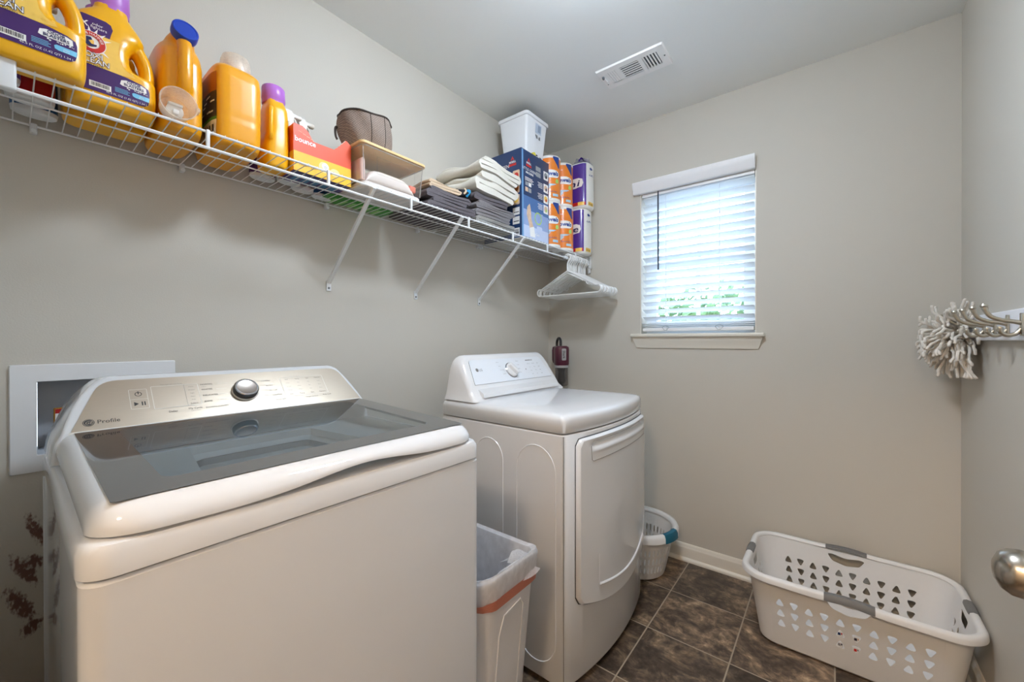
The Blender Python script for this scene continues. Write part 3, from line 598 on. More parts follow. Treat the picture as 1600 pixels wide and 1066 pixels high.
# ---- dryer sheet box: orange above, yellow below, front dipping in the middle
BOR = mat('carton_orange', (226, 78, 34), .45, var=.03); BYE = mat('carton_yellow', (246, 190, 36), .45, var=.04); BBL = mat('carton_indigo', (74, 70, 122), .5, var=.2, vscale=70); CARD = mat('carton_inside', (214, 204, 190), .7)
t = thing('dryer_sheet_box', 'opened orange and yellow dryer sheet box with a torn dip in front', 'box', (0.1755, 0.6330, ZS))
b = MB(); W = .0925; D = .052; H1 = .060
out = [(-W, 0), (W, 0), (W, .140), (.078, .150), (.072, .150)] + [(.072-.0045*k-.002*(k % 2), .146-.005*k) for k in range(8)] + [(.034, .106), (-.030, .106), (-.034, .106), (-.050, .132), (-.066, .142), (-W, .142)]
b.fill([out], BOR, front(D)); b.fill([[(-W, 0), (W, 0), (W, H1), (-W, H1)]], BYE, front(D+.0004))
b.fill([[(-W, 0), (W, 0), (W, .140), (.072, .150), (.036, .106), (-.030, .106), (-.050, .132), (-W, .142)]], CARD, front(D-.0012))
for sy in (-1, 1):
    b.box(-D, D-.0002, sy*W-.0006, sy*W+.0006, 0, .140, BOR); b.box(-D+.001, D-.001, sy*(W+.0003)-.0006, sy*(W+.0003)+.0006, 0.001, H1, BYE)
b.box(-D, -D+.0012, -W, W, 0, .118, BOR); b.box(-D, D, -W, W, 0, .0012, BBL)
b.box(-D+.0015, D-.0015, -W+.0015, W-.0015, .0014, .088, CARD); b.build('carton', t)
b = MB(); b.loft([[(x, y, z) for y, z in ((-.036, .080), (.012, .080), (.024, .098), (-.030, .1075))] for x in (-.035, .045)], mat('dryer_sheet', (240, 236, 226), .8)); b.build('dryer_sheets', t)
b = MB(); F = front(D)
b.text('bounce', WHI, F, -.058, .0905, .0215, .0010, bold=.0005)
for k in range(4): b.fill([[(-.078+.012*k, .122-.004*k), (-.068+.012*k, .120-.004*k), (-.068+.012*k, .1214-.004*k), (-.078+.012*k, .1236-.004*k)]], mat('pale_orange', (250, 188, 150), .5), F, .0009)
b.fill([circ(.000, .036, .017, 24)], mat('soft_cream', (250, 222, 150), .5), F, .0010); b.fill([circ(.004, .040, .011, 20)], WHI, F, .0012); b.fill([circ(.036, .030, .016, 20, .012)], mat('soft_cream', (250, 222, 150), .5), F, .0011)
for k in range(6): b.fill([circ(.002+.003*(k % 3), .036+.004*(k//3), .0011, 6)], INK, F, .0015)
b.text('outdoor fresh', mat('label_brownish', (150, 96, 30), .5), F, -.05, .020, .010, .0010)
G2 = lambda u, v, h: (v, u, -h)
for k in range(5): b.fill([[(-.07+.03*k, -.03), (-.05+.03*k, -.03), (-.05+.03*k, .02), (-.07+.03*k, .02)]], mat('label_teal', (70, 130, 170), .5), G2, .0004)
b.build('printing', t)

# ---- green bag lying at the wall
t = thing('dryer_ball_bag', 'flat green bag lying on the shelf behind the clear bin', 'bag', (0.056, 0.845, ZS))
GRB = mat('green_bag', (54, 146, 44), .35, var=.25, vscale=40)
b = MB(); rg = []
for i in range(13):
    k = i/12; yy = -.135+.27*k; e = max(.05, math.sin(PI*min(1, max(0, (k*1.0)))))**.35
    rg.append([(q[0]*.052, yy+.002*math.sin(6*q[0]), .0012+.0095*e*(1+q[1])*(.85+.15*math.sin(9*k+3*q[0]))) for q in [(math.cos(2*PI*j/20), math.sin(2*PI*j/20)) for j in range(20)]])
b.loft(rg, GRB)
for k in range(6): b.rows([(-.03, -.10+.035*k, -.085+.035*k), (.03, -.10+.035*k, -.085+.035*k)], mat('pale_green', (150, 206, 120), .4), lambda u, v, h: (v, u, .0006), 2)
b.build('pouch', t)

# ---- clear bin with a wooden lid
CLR = clear('clear_bin_plastic', (250, 249, 247), rough=.04, haze=((240, 238, 234), .07)); WOOD = mat('bamboo_lid', (226, 190, 134), .45, var=.22, vscale=14, aniso=(40, 3, 40))
t = thing('clear_storage_bin', 'clear plastic storage bin with a bamboo lid beside the dryer sheet box', 'storage bin', (0.1980, 0.8610, ZS+0.0002))
hx, hy = .090, .130
b = MB(); HB = .134
def wallring(z, o): return [(x, y, z) for x, y in rrect(-hx+o, hx-o, -hy+o, hy-o, .018, 6)]
b.loft([wallring(.0225, .012), wallring(.027, .006), wallring(HB, 0)], CLR, True, False); b.loft([wallring(HB, 0), wallring(HB+.001, -.004), wallring(HB+.003, -.004), wallring(HB+.003, .002)], CLR, False, False)
b.fill([[(-.075, .050), (.085, .050), (.085, .110), (-.075, .110)], list(reversed([(-.072, .053), (.082, .053), (.082, .107), (-.072, .107)]))], CLR, front(hx-.0015))
EDGE = clear('bin_edge_highlight', (246, 246, 246), rough=.08, haze=((236, 234, 230), .40))  # pale tubes painting the highlights along the bin's corners and rim
for sx in (-1, 1):
    for sy in (-1, 1): b.tube([(sx*(hx-.014), sy*(hy-.014), .024), (sx*(hx-.006), sy*(hy-.006), HB-.001)], .0016, EDGE, 6)
b.tube([(x, y, HB-.0005) for x, y, z in wallring(0, 0)], .0018, EDGE, 6, closed=True)
b.build('bin', t)
b = MB(); b.loft([wallring(HB+.0035, -.004), wallring(HB+.0045, -.0055), wallring(HB+.0115, -.0055), wallring(HB+.013, -.004)], WOOD); b.build('lid', t)
b = MB(); b.loft([wallring(0, .014), wallring(.003, .010), wallring(.018, .010), wallring(.0215, .014)], mat('clear_tray', (226, 220, 216), .3, var=.05)); b.build('tray_base', t)
# contents
w = thing('wipes_pack', 'white soft pack with coral end lying inside the clear bin', 'pack', (0.205, 0.868, ZS+0.0285))
b = MB(); rg = []
for i in range(15):
    k = i/14; e = max(.02, 1-abs(2*k-1)**5)
    rg.append([(x_*.050, -.105+.205*k, .028*e*(1.02+z_)) for x_, z_ in [(math.copysign(abs(math.cos(2*PI*j/24))**.6, math.cos(2*PI*j/24)), math.copysign(abs(math.sin(2*PI*j/24))**.6, math.sin(2*PI*j/24))) for j in range(24)]])
b.loft(rg, mat('pack_white', (236, 226, 222), .4, var=.04)); b.build('pack', w)
b = MB(); b.rbox(-.030, .050, .078, .108, .016, .040, mat('coral_plastic', (232, 120, 96), .35), .005); b.build('flip_lid', w)
w = thing('pink_cloth', 'folded pale pink cloth standing at the left end inside the clear bin', 'cloth', (0.200, 0.752, ZS+0.0285))
b = MB(); b.loft([[(x, y*f_, z) for x, y in rrect(-.06, .06, -.009, .009, .008, 4)] for z, f_ in ((0, .9), (.02, 1.0), (.05, 1.05), (.068, .9), (.074, .5))], mat('pink_cloth', (226, 196, 190), .9, bump=.3)); b.build('cloth', w)

# ---- fabric organiser bag on the bamboo lid
FAB = mat('bag_fabric', (158, 140, 128), .9, var=.3, vscale=120, bump=.4, bscale=500, aniso=(1, 2.5, 1))
_n = FAB.node_tree; _p = _n.nodes['Principled BSDF']; _src = _p.inputs['Base Color'].links[0].from_socket; _t = _n.nodes.new('ShaderNodeTexCoord'); _f = None
for _rot in (.75, -.75):
    _m = _n.nodes.new('ShaderNodeMapping'); _m.inputs['Rotation'].default_value = (_rot, 0, 0); _n.links.new(_t.outputs['Object'], _m.inputs[0])
    _w = _n.nodes.new('ShaderNodeTexWave'); _w.bands_direction = 'Y'; _w.inputs['Scale'].default_value = 60; _w.inputs['Distortion'].default_value = 3.0; _w.inputs['Detail'].default_value = 3; _n.links.new(_m.outputs[0], _w.inputs[0])
    _x = _n.nodes.new('ShaderNodeMix'); _x.data_type = 'RGBA'; _x.blend_type = 'MULTIPLY'; _x.inputs[0].default_value = .28; _n.links.new(_src, _x.inputs[6]); _n.links.new(_w.outputs[0], _x.inputs[7]); _src = _x.outputs[2]
_n.links.new(_src, _p.inputs['Base Color'])
FABL = mat('bag_trim', (58, 48, 42), .85)
t = thing('fabric_organizer_bag', 'brown crosshatched fabric bag with dark piping standing on the bamboo lid', 'bag', (0.196, 0.806, ZS+HB+.0136))
b = MB(); rg = []; NB = 48
def bagring(k):
    out = []; z = .006+.112*k
    for j in range(NB):
        a = 2*PI*j/NB; c, d = math.cos(a), math.sin(a); n = 2.2
        q_ = math.sin(PI*min(1, k*.9+.1))*.008; ax = .066+.010*k+q_; ay = .078+.012*k+q_
        x = ax*math.copysign(abs(c)**(2/n), c); y = ay*math.copysign(abs(d)**(2/n), d)-.008*k
        wv = 1+.05*math.sin(3*a+1.2)*k*(1-k)*3+.03*math.sin(7*a+5*k)
        zz = z+k*(-.004*math.cos(a)+.006*math.sin(a))+.003*math.sin(5*a)*k
        out.append((x*wv, y*wv, zz))
    return out
R_ = [bagring(i/12) for i in range(13)]
base = [(x*.9, y*.9, .0008) for x, y, z in R_[0]]
b.loft([base]+R_, FAB, True, False); inn = [[(x*.965, y*.965, z) for x, y, z in r] for r in R_]
b.loft(list(reversed(inn))+[[(x*.85, y*.85, .004) for x, y, z in R_[0]]], FABL, False, True); b.build('body', t)
b = MB(); b.tube(R_[12], .0035, FABL, 8, closed=True)
for ja in (2, 22, 46): b.tube([tuple(Vector(R_[i][ja])*1.004) for i in range(13)], .0012, FABL, 5)
b.build('piping', t)
b = MB(); p0 = Vector(R_[5][14]); b.tube(spline([p0, p0+Vector((0, .006, .012)), p0+Vector((.004, .010, -.012)), p0+Vector((.002, .006, -.030)), p0+Vector((0, .002, -.034))], 5), .006, FABL, 8, flat=.4); b.build('strap', t)
b = MB(); p0 = Vector(R_[7][34]); b.tube(spline([p0, p0+Vector((.002, -.008, -.010)), p0+Vector((.004, -.008, -.034)), p0+Vector((.002, -.001, -.044))], 5), .005, FABL, 8, flat=.5); b.build('handle_loop', t)
w = thing('blue_tissue', 'crumpled light blue cloth poking out of the brown fabric bag', 'cloth', (0.185, 0.838, ZS+HB+.118))
b = MB(); rr = random.Random(2)
bm = bmesh.new(); bmesh.ops.create_icosphere(bm, subdivisions=3, radius=1)
for v in bm.verts:
    q = 1+.28*math.sin(5*v.co.x+2)*math.cos(4*v.co.y)+.2*math.sin(7*v.co.z+3*v.co.x); v.co = Vector((v.co.x*.026*q, v.co.y*.028*q, v.co.z*.030*q))
b.bm(bm, mat('blue_cloth', (122, 160, 192), .9)); bm.free(); b.build('cloth', w)

# ---- folded towels
def towel(name, label, cat, m, x0, x1, y0, y1, z0, h, layers, seed, group=None, fold_left=True, wave=None, yslope=0.0, loose=.25, xw=0.0, puff=.0035):
    rr = random.Random(seed); n = layers; th = h/n*.86; pts = []; ph = [rr.random()*6 for _ in range(8)]
    L0, L1 = y0+th*.5, y1-th*.5
    zc = [z0+h*(i+.5)/n for i in range(n)]
    for i in range(n):
        endj = rr.uniform(0, loose)*(y1-y0)*.25
        if i % 2 == 0: rng = [L1-(L1-L0)*k/14 for k in range(15)]
        else: rng = [L0+(L1-L0)*k/14 for k in range(15)]
        if i == 0: rng = [q for q in rng if q <= L1-endj*.3]
        if i == n-1: rng = [q for q in rng if (q <= L1-endj if i % 2 else q >= L0+endj)] 
        cur = [(q, zc[i]) for q in rng]
        if i > 0:
            ysign = -1 if (i % 2 == 1) else 1; yy = pts[-1][0]; r = (zc[i]-zc[i-1])/2; cz = (zc[i]+zc[i-1])/2
            for k in range(1, 6):
                a = PI*k/6; pts.append((yy+ysign*r*math.sin(a)*1.0, cz-r*math.cos(a)))
        pts += cur
    # ribbon of thickness th about the path
    P = [Vector((0, a, b_)) for a, b_ in pts]; N = len(P); up = []; dn = []
    for i in range(N):
        tg = (P[min(N-1, i+1)]-P[max(0, i-1)]).normalized(); nr = Vector((0, -tg.z, tg.y)); up.append(P[i]+nr*th*.5); dn.append(P[i]-nr*th*.5)
    def endcap(i, s): 
        tg = (P[i]-P[i-1]).normalized() if i else (P[0]-P[1]).normalized(); return P[i]+tg*th*.35
    poly = up+[endcap(N-1, 1)]+list(reversed(dn))+[endcap(0, 1)]
    rings = []; NX = 11
    for i in range(NX):
        k = i/(NX-1); x = x0+(x1-x0)*k; ring = []; sh = 1-.05*(2*k-1)**8
        for q in poly:
            lev = (q.z-z0)/h; f_ = puff*math.sin(9*k+ph[int(max(0, min(5, lev*n)))])*(.4+.6*lev)
            yy = q.y+f_; zz = q.z+.0025*math.sin(31*q.y+5*k+seed)*lev*sh
            if wave: zz += wave(yy)
            if xw: zz += xw*lev*math.sin(2*PI*k*1.0+.6)*.8
            ring.append((x+(.004*math.sin(40*q.z*10+q.y*25+seed) if i in (0, NX-1) else 0), yy, zz+yslope*(yy-y0)))
        rings.append(ring)
    b = MB(); b.loft(rings, m)
    o = b.build(name, angle=70); return tag(o, label, cat, group)
TG = mat('towel_charcoal', (98, 92, 96), .98, var=.22, vscale=160, bump=1.0, bscale=240); TG2 = mat('towel_grey', (126, 122, 124), .98, var=.22, vscale=160, bump=1.0, bscale=240)
TG3 = mat('towel_pale_grey', (150, 148, 144), .98, var=.2, vscale=160, bump=1.0, bscale=240)
TW = mat('towel_white', (222, 217, 206), .98, var=.07, vscale=120, bump=.8, bscale=380); TB = mat('cloth_beige', (214, 190, 162), .95, var=.06, bump=.4, bscale=300); TD = mat('cloth_tan', (150, 122, 98), .95, var=.1, bump=.5, bscale=300)
zt = ZS
towel('folded_towel', 'charcoal folded towel under another at the bottom of the stack by the clear bin', 'towel', TG, .03, .285, 1.013, 1.262, zt, .044, 3, 1)
towel('folded_towel', 'charcoal folded towel lying directly under the folded beige cloth', 'towel', TG, .03, .280, 1.010, 1.240, zt+.0455, .040, 3, 2)
towel('folded_cloth', 'beige thin cloth folded in many layers on a charcoal towel', 'cloth', TB, .05, .275, 1.030, 1.195, zt+.088, .026, 4, 3, loose=.1)
towel('folded_towel', 'pale grey folded towel, bottom of the stack next to the carpet cleaner box', 'towel', TG3, .03, .285, 1.285, 1.570, zt, .036, 2, 4)
towel('folded_towel', 'grey folded towel second from the bottom, beside the carpet cleaner box', 'towel', TG2, .03, .280, 1.282, 1.535, zt+.0375, .030, 2, 5)
towel('folded_towel', 'grey folded towel third from the bottom, beside the carpet cleaner box', 'towel', TG2, .03, .280, 1.282, 1.548, zt+.069, .034, 3, 6)
towel('folded_towel', 'dark grey folded towel just beneath the white towels', 'towel', TG, .03, .278, 1.278, 1.520, zt+.1045, .032, 2, 8)
towel('folded_towel', 'white bath towel folded beneath another white towel on the grey stack', 'towel', TW, .02, .285, 1.285, 1.560, zt+.1465, .090, 3, 9, wave=lambda y: -.10*max(0, y-1.40)*max(0, 1), xw=.010, puff=.006)
towel('folded_towel', 'white bath towel topmost on the towel stack, sloping towards the carpet cleaner box', 'towel', TW, .01, .290, 1.300, 1.582, zt+.2450, .054, 3, 10, wave=lambda y: -.11*max(0, y-1.40), xw=.013, puff=.005)
BLK = mat('sock_black', (30, 30, 34), .9); TEAL = mat('sock_blue', (36, 132, 178), .9)
t = thing('balled_cloth', 'crumpled black cloth with a bright blue stripe beside the beige cloth', 'cloth', (0.235, 1.225, zt+.110))
b = MB(); bm = bmesh.new(); bmesh.ops.create_icosphere(bm, subdivisions=3, radius=1)
for v in bm.verts:
    q = 1+.2*math.sin(6*v.co.y+1)*math.cos(5*v.co.z)+.12*math.sin(9*v.co.x); v.co = Vector((v.co.x*.045*q, v.co.y*.048*q, v.co.z*.021*q))
b.bm(bm, BLK); b.build('cloth', t, angle=180)
b = MB(); b.tube(spline([(.040, -.002, -.012), (.050, .004, .002), (.042, .012, .017), (.018, .018, .024), (-.01, .020, .024)], 5), .008, TEAL, 8, flat=.35); b.tube(spline([(.043, -.016, -.006), (.049, -.010, .006), (.035, -.004, .022)], 5), .004, TB, 8, flat=.4); b.build('stripe', t)
bm.free()

# ---- carpet cleaner box
BXN = mat('box_navy', (30, 56, 98), .35, var=.12, vscale=6, coat=.3); BXT = mat('box_top_grey', (150, 152, 156), .5); LILAC = mat('photo_lilac', (150, 170, 214), .4, var=.2, vscale=25); SKIN = mat('photo_tan', (222, 190, 160), .4, var=.3, vscale=60); LIME = mat('photo_lime', (176, 214, 110), .4)
t = thing('carpet_cleaner_box', 'dark blue carpet cleaner carton with white printing under the white bin', 'box', (0.155, 1.7320, ZS))
bx, by, bh = .125, .126, .450
b = MB(); b.loft([[(x, y, z) for x, y in rrect(-bx, bx, -by, by, .002, 2)] for z in (0, bh)], BXN, False, False)
b.fill([rrect(-bx, bx, -by, by, .002, 2)], mat('carton_kraft', (206, 204, 200), .6, var=.1, vscale=9), lambda u, v, h: (u, v, .0)); b.fill([rrect(-bx, bx, -by, by, .002, 2)], BXT, lambda u, v, h: (u, v, bh)); b.build('carton', t)
def logo(b, F, u, v, s, txt=True):
    b.fill([[(u-.55*s, v+.15*s), (u, v+1.1*s), (u+.55*s, v+.15*s), (u+.2*s, v+.15*s), (u, v+.55*s), (u-.2*s, v+.15*s)]], LRED, F, .0008)
    b.text('BISSELL', WHI, F, u, v-.45*s, .62*s, .0010, bold=.0003); b.fill([[(u-1.1*s, v-1.15*s), (u+1.1*s, v-1.15*s), (u+1.1*s, v-.62*s), (u-1.1*s, v-.62*s)]], LRED, F, .0008)
b = MB(); F = front(bx)           # narrow front: product picture fading to pale at the foot
b.rows([(.010, -.118, .120), (.07, -.118, .120)], mat('box_ice', (196, 208, 236), .35, var=.15, vscale=20), F, 8, .0004); b.rows([(.07, -.118, .120), (.15, -.118, .120)], LILAC, F, 8, .0004); b.rows([(.15, -.118, .120), (.22, -.118, .120)], mat('box_midblue', (72, 112, 168), .35, var=.2, vscale=20), F, 8, .0004)
b.rows([(.004, -.118, -.104), (.446, -.122, -.110)], mat('box_edge_blue', (110, 160, 206), .35), F, 4, .0005)
logo(b, F, -.062, .395, .021)
b.text('LITTLE GREEN', WHI, F, -.058, .350, .0185, .0010); b.text('MACHINE', WHI, F, -.055, .334, .0150, .0010, bold=.0004)
for k in range(4): b.rows([(.312-.007*k, -.095, -.03+.01*(k % 2)), (.315-.007*k, -.095, -.03+.01*(k % 2))], WHI, F, 2, .0008)
for k, u in enumerate((-.080, -.052)):
    for q in range(2): b.rows([(.272-.030*q, u-.012, u+.012), (.294-.030*q, u-.012, u+.012)], (BXT, SKIN, WHI, BXT)[2*k+q], F, 2, .0008)
for k in range(2): b.rows([(.345+.030*k, .000, .044), (.369+.030*k, .000, .044)], BXT, F, 2, .0008)
pics = [.350, .282, .224, .168]
for k, v in enumerate(pics):
    b.fill([[(q[0], q[1]) for q in rrect(.072, .116, v, v+.046, .004, 3)]], WHI, F, .0008); b.fill([circ(.094, v+.024, .016, 16)], (BXT, SKIN, LORA, SKIN)[k], F, .0010); b.fill([circ(.098, v+.018, .008, 10)], (INK, BXN, LRED, LIME)[k], F, .0012)
    if k:
        for j in range(4): b.rows([(v+.036-.008*j, .018+.006*(j % 2), .064), (v+.039-.008*j, .018+.006*(j % 2), .064)], WHI, F, 2, .0008)
b.text('Eliminate stains', WHI, F, .036, .150, .010, .0010)
b.fill([circ(.022, .125, .033, 28), list(reversed(circ(.022, .125, .026, 24)))], LIME, F, .0010)
b.fill([[(-.075, .165), (-.055, .185), (-.045, .160), (-.040, .110), (-.020, .070), (-.015, .030), (-.050, .030), (-.060, .080), (-.080, .125)]], SKIN, F, .0009)       # hand and arm spraying
b.fill([[(-.055, .062), (-.016, .075), (-.004, .020), (-.050, .018)]], WHI, F, .0011)
b.fill([rrect(.010, .060, .030, .085, .008, 3)], mat('box_ice', (0, 0, 0)), F, .0008)
b.text('OxyGen', WHI, F, .000, .032, .020, .0012)
b.build('front_printing', t)
b = MB(); F = side(-by)           # broad left side
logo(b, F, .070, .395, .022)
b.text('LITTLE GREEN', WHI, F, -.030, .366, .0250, .0010); b.text('MACHINE', WHI, F, -.020, .346, .0190, .0010, bold=.0004)
for k in range(4): b.rows([(.326-.008*k, -.075+.01*k, .030), (.329-.008*k, -.075+.01*k, .030)], WHI, F, 2, .0008)
for k, v in enumerate((.292, .226, .168)):
    b.fill([rrect(.072, .116, v, v+.050, .006, 3)], SKIN, F, .0008); b.fill([circ(.094, v+.024, .015, 14)], (LRED, BRN, LORA)[k], F, .0010); b.rows([(v+.02, .035, .066), (v+.028, .035, .066)], WHI, F, 2, .0008)
for k, v in enumerate((.116, .070, .012)):
    b.rows([(v, .072, .116), (v+.038, .072, .116)], WHI, F, 2, .0008); b.rows([(v+.012, .078, .112), (v+.016, .078, .112)], INK, F, 2, .0012)
for k in range(9): b.rows([(.016, .076+.004*k, .078+.004*k), (.044, .076+.004*k, .078+.004*k)], INK, F, 1, .0012)
b.build('side_printing', t)

# ---- white bin standing on that box
BINW = mat('bin_white', (234, 236, 240), .38, var=.012)
t = thing('plastic_bin', 'white tapered plastic bin standing on the dark blue carton near the ceiling', 'bin', (0.168, 1.7740, ZS+bh+.0005))
def binring(z, dx, dy, r=.014): return [(x, y, z) for x, y in rrect(-dx, dx, -dy, dy, r, 5)]
b = MB(); b.loft([binring(0, .074, .073), binring(.003, .078, .077), binring(.100, .086, .086), binring(.206, .094, .095)], BINW, True, False)
b.loft([binring(.206, .094, .095), binring(.206, .101, .102, .018), binring(.209, .103, .104, .02), binring(.222, .103, .104, .02), binring(.224, .101, .102, .02), binring(.224, .096, .097, .018), binring(.21, .092, .093), binring(.01, .074, .073)], BINW, False, True)
b.build('bin', t)
b = MB(); F = front(.0885); F = lambda u, v, h: (.0795+.0150*v/.206+.0005+h, u, v)
b.rows([(.142, -.016, .038), (.192, -.016, .038)], mat('sticker_blue_grey', (196, 208, 224), .4), F, 2, .0006); b.rows([(.150, .006, .032), (.186, .006, .032)], mat('sticker_ink', (150, 164, 186), .4), F, 2, .0010)
for k in range(3): b.rows([(.128-.006*k, -.012+.004*k, .008), (.131-.006*k, -.012+.004*k, .008)], INK, F, 2, .0006); b.rows([(.126-.006*k, .018, .032), (.129-.006*k, .018, .032)], INK, F, 2, .0006)
b.build('sticker', t)
t = thing('rolled_tape', 'small yellow and black rolled bundle on the carton in front of the white bin', 'bundle', (.2655, 1.7300, ZS+bh))
b = MB(); b.lathe([(.004, -.010), (.0095, -.010), (.0105, -.008), (.0105, .008), (.0095, .010), (.004, .010)], mat('tape_yellow', (220, 206, 70), .5), 24, (0, 0, .0108), 'x'); b.build('yellow_roll', t)
b = MB(); b.tube(spline([(.0, .012, .004), (.002, .028, .016), (-.002, .044, .006), (.0, .060, .012), (.002, .076, .004)], 6), .0038, INK, 8); b.tube(spline([(.006, .014, .004), (.006, .036, .006), (.004, .056, .004), (.004, .074, .0045)], 5), .0035, WHI, 8); b.build('black_cord', t)

# ---- paper towels: printed rolls two high
RO = mat('wrapper_orange', (236, 132, 34), .3, var=.08, vscale=18, coat=.5); RN = mat('wrapper_blue', (34, 66, 140), .3); RW = mat('paper_white', (240, 238, 234), .8); RL = mat('wrapper_pale_blue', (178, 208, 226), .35)
rR, rH = .0625, .2540
def make_roll():
    t = thing('paper_towel_roll', 'x', 'paper towel roll')
    b = MB(); b.lathe([(.022, 0), (.058, 0), (rR, .004), (rR, .016)], RW, 44, cap0=False, cap1=False); b.lathe([(rR, .016), (rR, .238)], RO, 44, cap0=False, cap1=False); b.lathe([(rR, .238), (rR, .250), (.058, rH), (.022, rH), (.022, .23), (.022, .02), (.022, 0)], RW, 44, cap0=False, cap1=False); b.build('roll', t)
    a0 = math.radians(-48); F = lambda u, v, h: ((rR+.0006+h)*math.cos(a0+u/rR), (rR+.0006+h)*math.sin(a0+u/rR), v)
    b = MB()
    b.rows([(.246, .012, .050), (.238, .010, .052), (.220, .022, .053), (.200, .036, .054), (.185, .046, .055)], RN, F, 8, .0003)
    b.rows([(.128, -.052, .030), (.132, -.056, .042), (.142, -.058, .050), (.158, -.056, .050), (.168, -.050, .036), (.172, -.040, .016)], WHI, F, 14, .0004)
    b.text('Towels', RN, F, -.004, .141, .0330, .0010, bold=.0012, shear=.12)
    b.rows([(.100, .028, .046), (.110, .026, .048), (.122, .030, .046)], LIME, F, 4, .0006)
    b.rows([(.060, -.058, -.020), (.075, -.060, -.006), (.088, -.060, .020), (.092, -.060, .030), (.094, -.058, .034)], RL, F, 10, .0004)
    b.text('Pick-A-Size', RN, F, .008, .048, .0120, .0008); b.text('NEW', WHI, F, -.02, .205, .010, .0008)
    b.rows([(.026, .010, .045), (.040, .010, .045)], RL, F, 4, .0005)
    b.build('wrapper_printing', t); return t
r0 = make_roll(); RG = 'printed paper towel rolls'
for i, (x, y, k, lb) in enumerate(((.240, 1.9230, 0, 'orange printed paper towel roll, lower one against the dark blue carton'), (.240, 1.9230, 1, 'orange printed paper towel roll, upper one against the dark blue carton'), (.250, 2.0500, 0, 'orange printed paper towel roll, lower one beside the purple packs'), (.247, 2.0500, 1, 'orange printed paper towel roll, upper one beside the purple packs'))):
    rr_ = r0 if i == 0 else dup(r0, (0, 0, 0), lb)
    rr_['label'] = lb; rr_['group'] = RG; rr_.location = (x, y, ZS+(.0006+rH)*k)
# ---- purple wrapped packs against the far wall
PV = mat('pack_purple', (84, 52, 152), .25, var=.12, vscale=16, coat=.5); FILM = clear('pack_film', (246, 246, 250), rough=.12, haze=((232, 230, 234), .30))
pw, pd, ph = .0640, .066, .2720
def make_pack(z, label, bulge, word, dxy):
    t = thing('tissue_pack', label, 'tissue pack', (.282+dxy[0], 2.1950+dxy[1], ZS+z), 0, 'purple tissue packs')
    def ring(zz, k): return sring(0, 0, pd*k, pw*k, zz, 3.0, 44)
    b = MB(); b.loft([ring(0, .86), ring(.004, .95), ring(.012, 1), ring(.10, 1+bulge*.4), ring(.20, 1), ring(ph-.014, 1), ring(ph-.004, .96), ring(ph, .88)], RW); b.build('rolls', t)
    def F(u, v, h):   # unrolled around the pack: u = distance along the front from the middle of the front face
        a = (u-.052)/.066; c, d = math.cos(a), math.sin(a); n = 3.0; k = 1.0+(bulge*.4*math.sin(PI*min(1, max(0, v/.2))))
        return ((pd*k+.0012+h)*math.copysign(abs(c)**(2/n), c), (pw*k+.0012+h)*math.copysign(abs(d)**(2/n), d), v)
    b = MB()
    b.rows([(.014, -.130, .006), (.05, -.130, .006), (.10, -.130, .006), (.16, -.130, .006), (.22, -.130, .006), (ph-.010, -.130, .006)], PV, F, 30)
    b.rows([(.014, -.070, .000), (.034, -.070, .000)], LRED, F, 12, .0006); b.rows([(.014, -.048, -.010), (.034, -.048, -.010)], LORA, F, 8, .0010)
    b.rows([(.014, .024, .060), (.036, .024, .060)], LORA, F, 6, .0006); b.text('9=20', INK, F, .040, .018, .013, .0012)
    b.rows([(.118, -.085, -.055), (.124, -.092, -.028), (.145, -.095, -.018), (.170, -.093, -.024), (.178, -.086, -.045)], WHI, F, 10, .0008); b.text(word, NAVY, F, -.060, .130, .052, .0014, bold=.001, shear=.15)
    b.text('soft', RN, F, .044, .190, .020, .0008, shear=.2)
    b.fill([circ(.046, .235, .008, 16)], RN, F, .0008); b.build('printing', t)
    return t
make_pack(0, 'purple and white wrapped tissue pack standing on the shelf by the far wall', .02, 'ne', (0, 0))
t = make_pack(ph+.0006, 'purple and white wrapped tissue pack on top, its clear plastic gathered above', .05, 'ni', (.016, 0))
b = MB(); rg = []; rr = random.Random(4)
for i in range(8):
    k = i/7; e = 1-.45*k; rg.append([((pd+.001)*e*math.cos(2*PI*j/36)*(1+.20*k*math.sin(5*2*PI*j/36+i)), (pw+.001)*e*math.sin(2*PI*j/36)*(1+.20*k*math.sin(4*2*PI*j/36+1.3*i)), ph-.003+.034*k+.010*k*math.sin(6*2*PI*j/36+2*i)) for j in range(36)])
b.loft(rg[:], FILM, False, True); b.rows([(0, 0, 1), (1, 0, 1)], PV, lambda u, v, h: (.050-.05*u, -.058+.070*v, ph+.002+.020*math.sin(PI*u)+.008*math.sin(7*v+4*u)), 8); b.build('gathered_film', t)

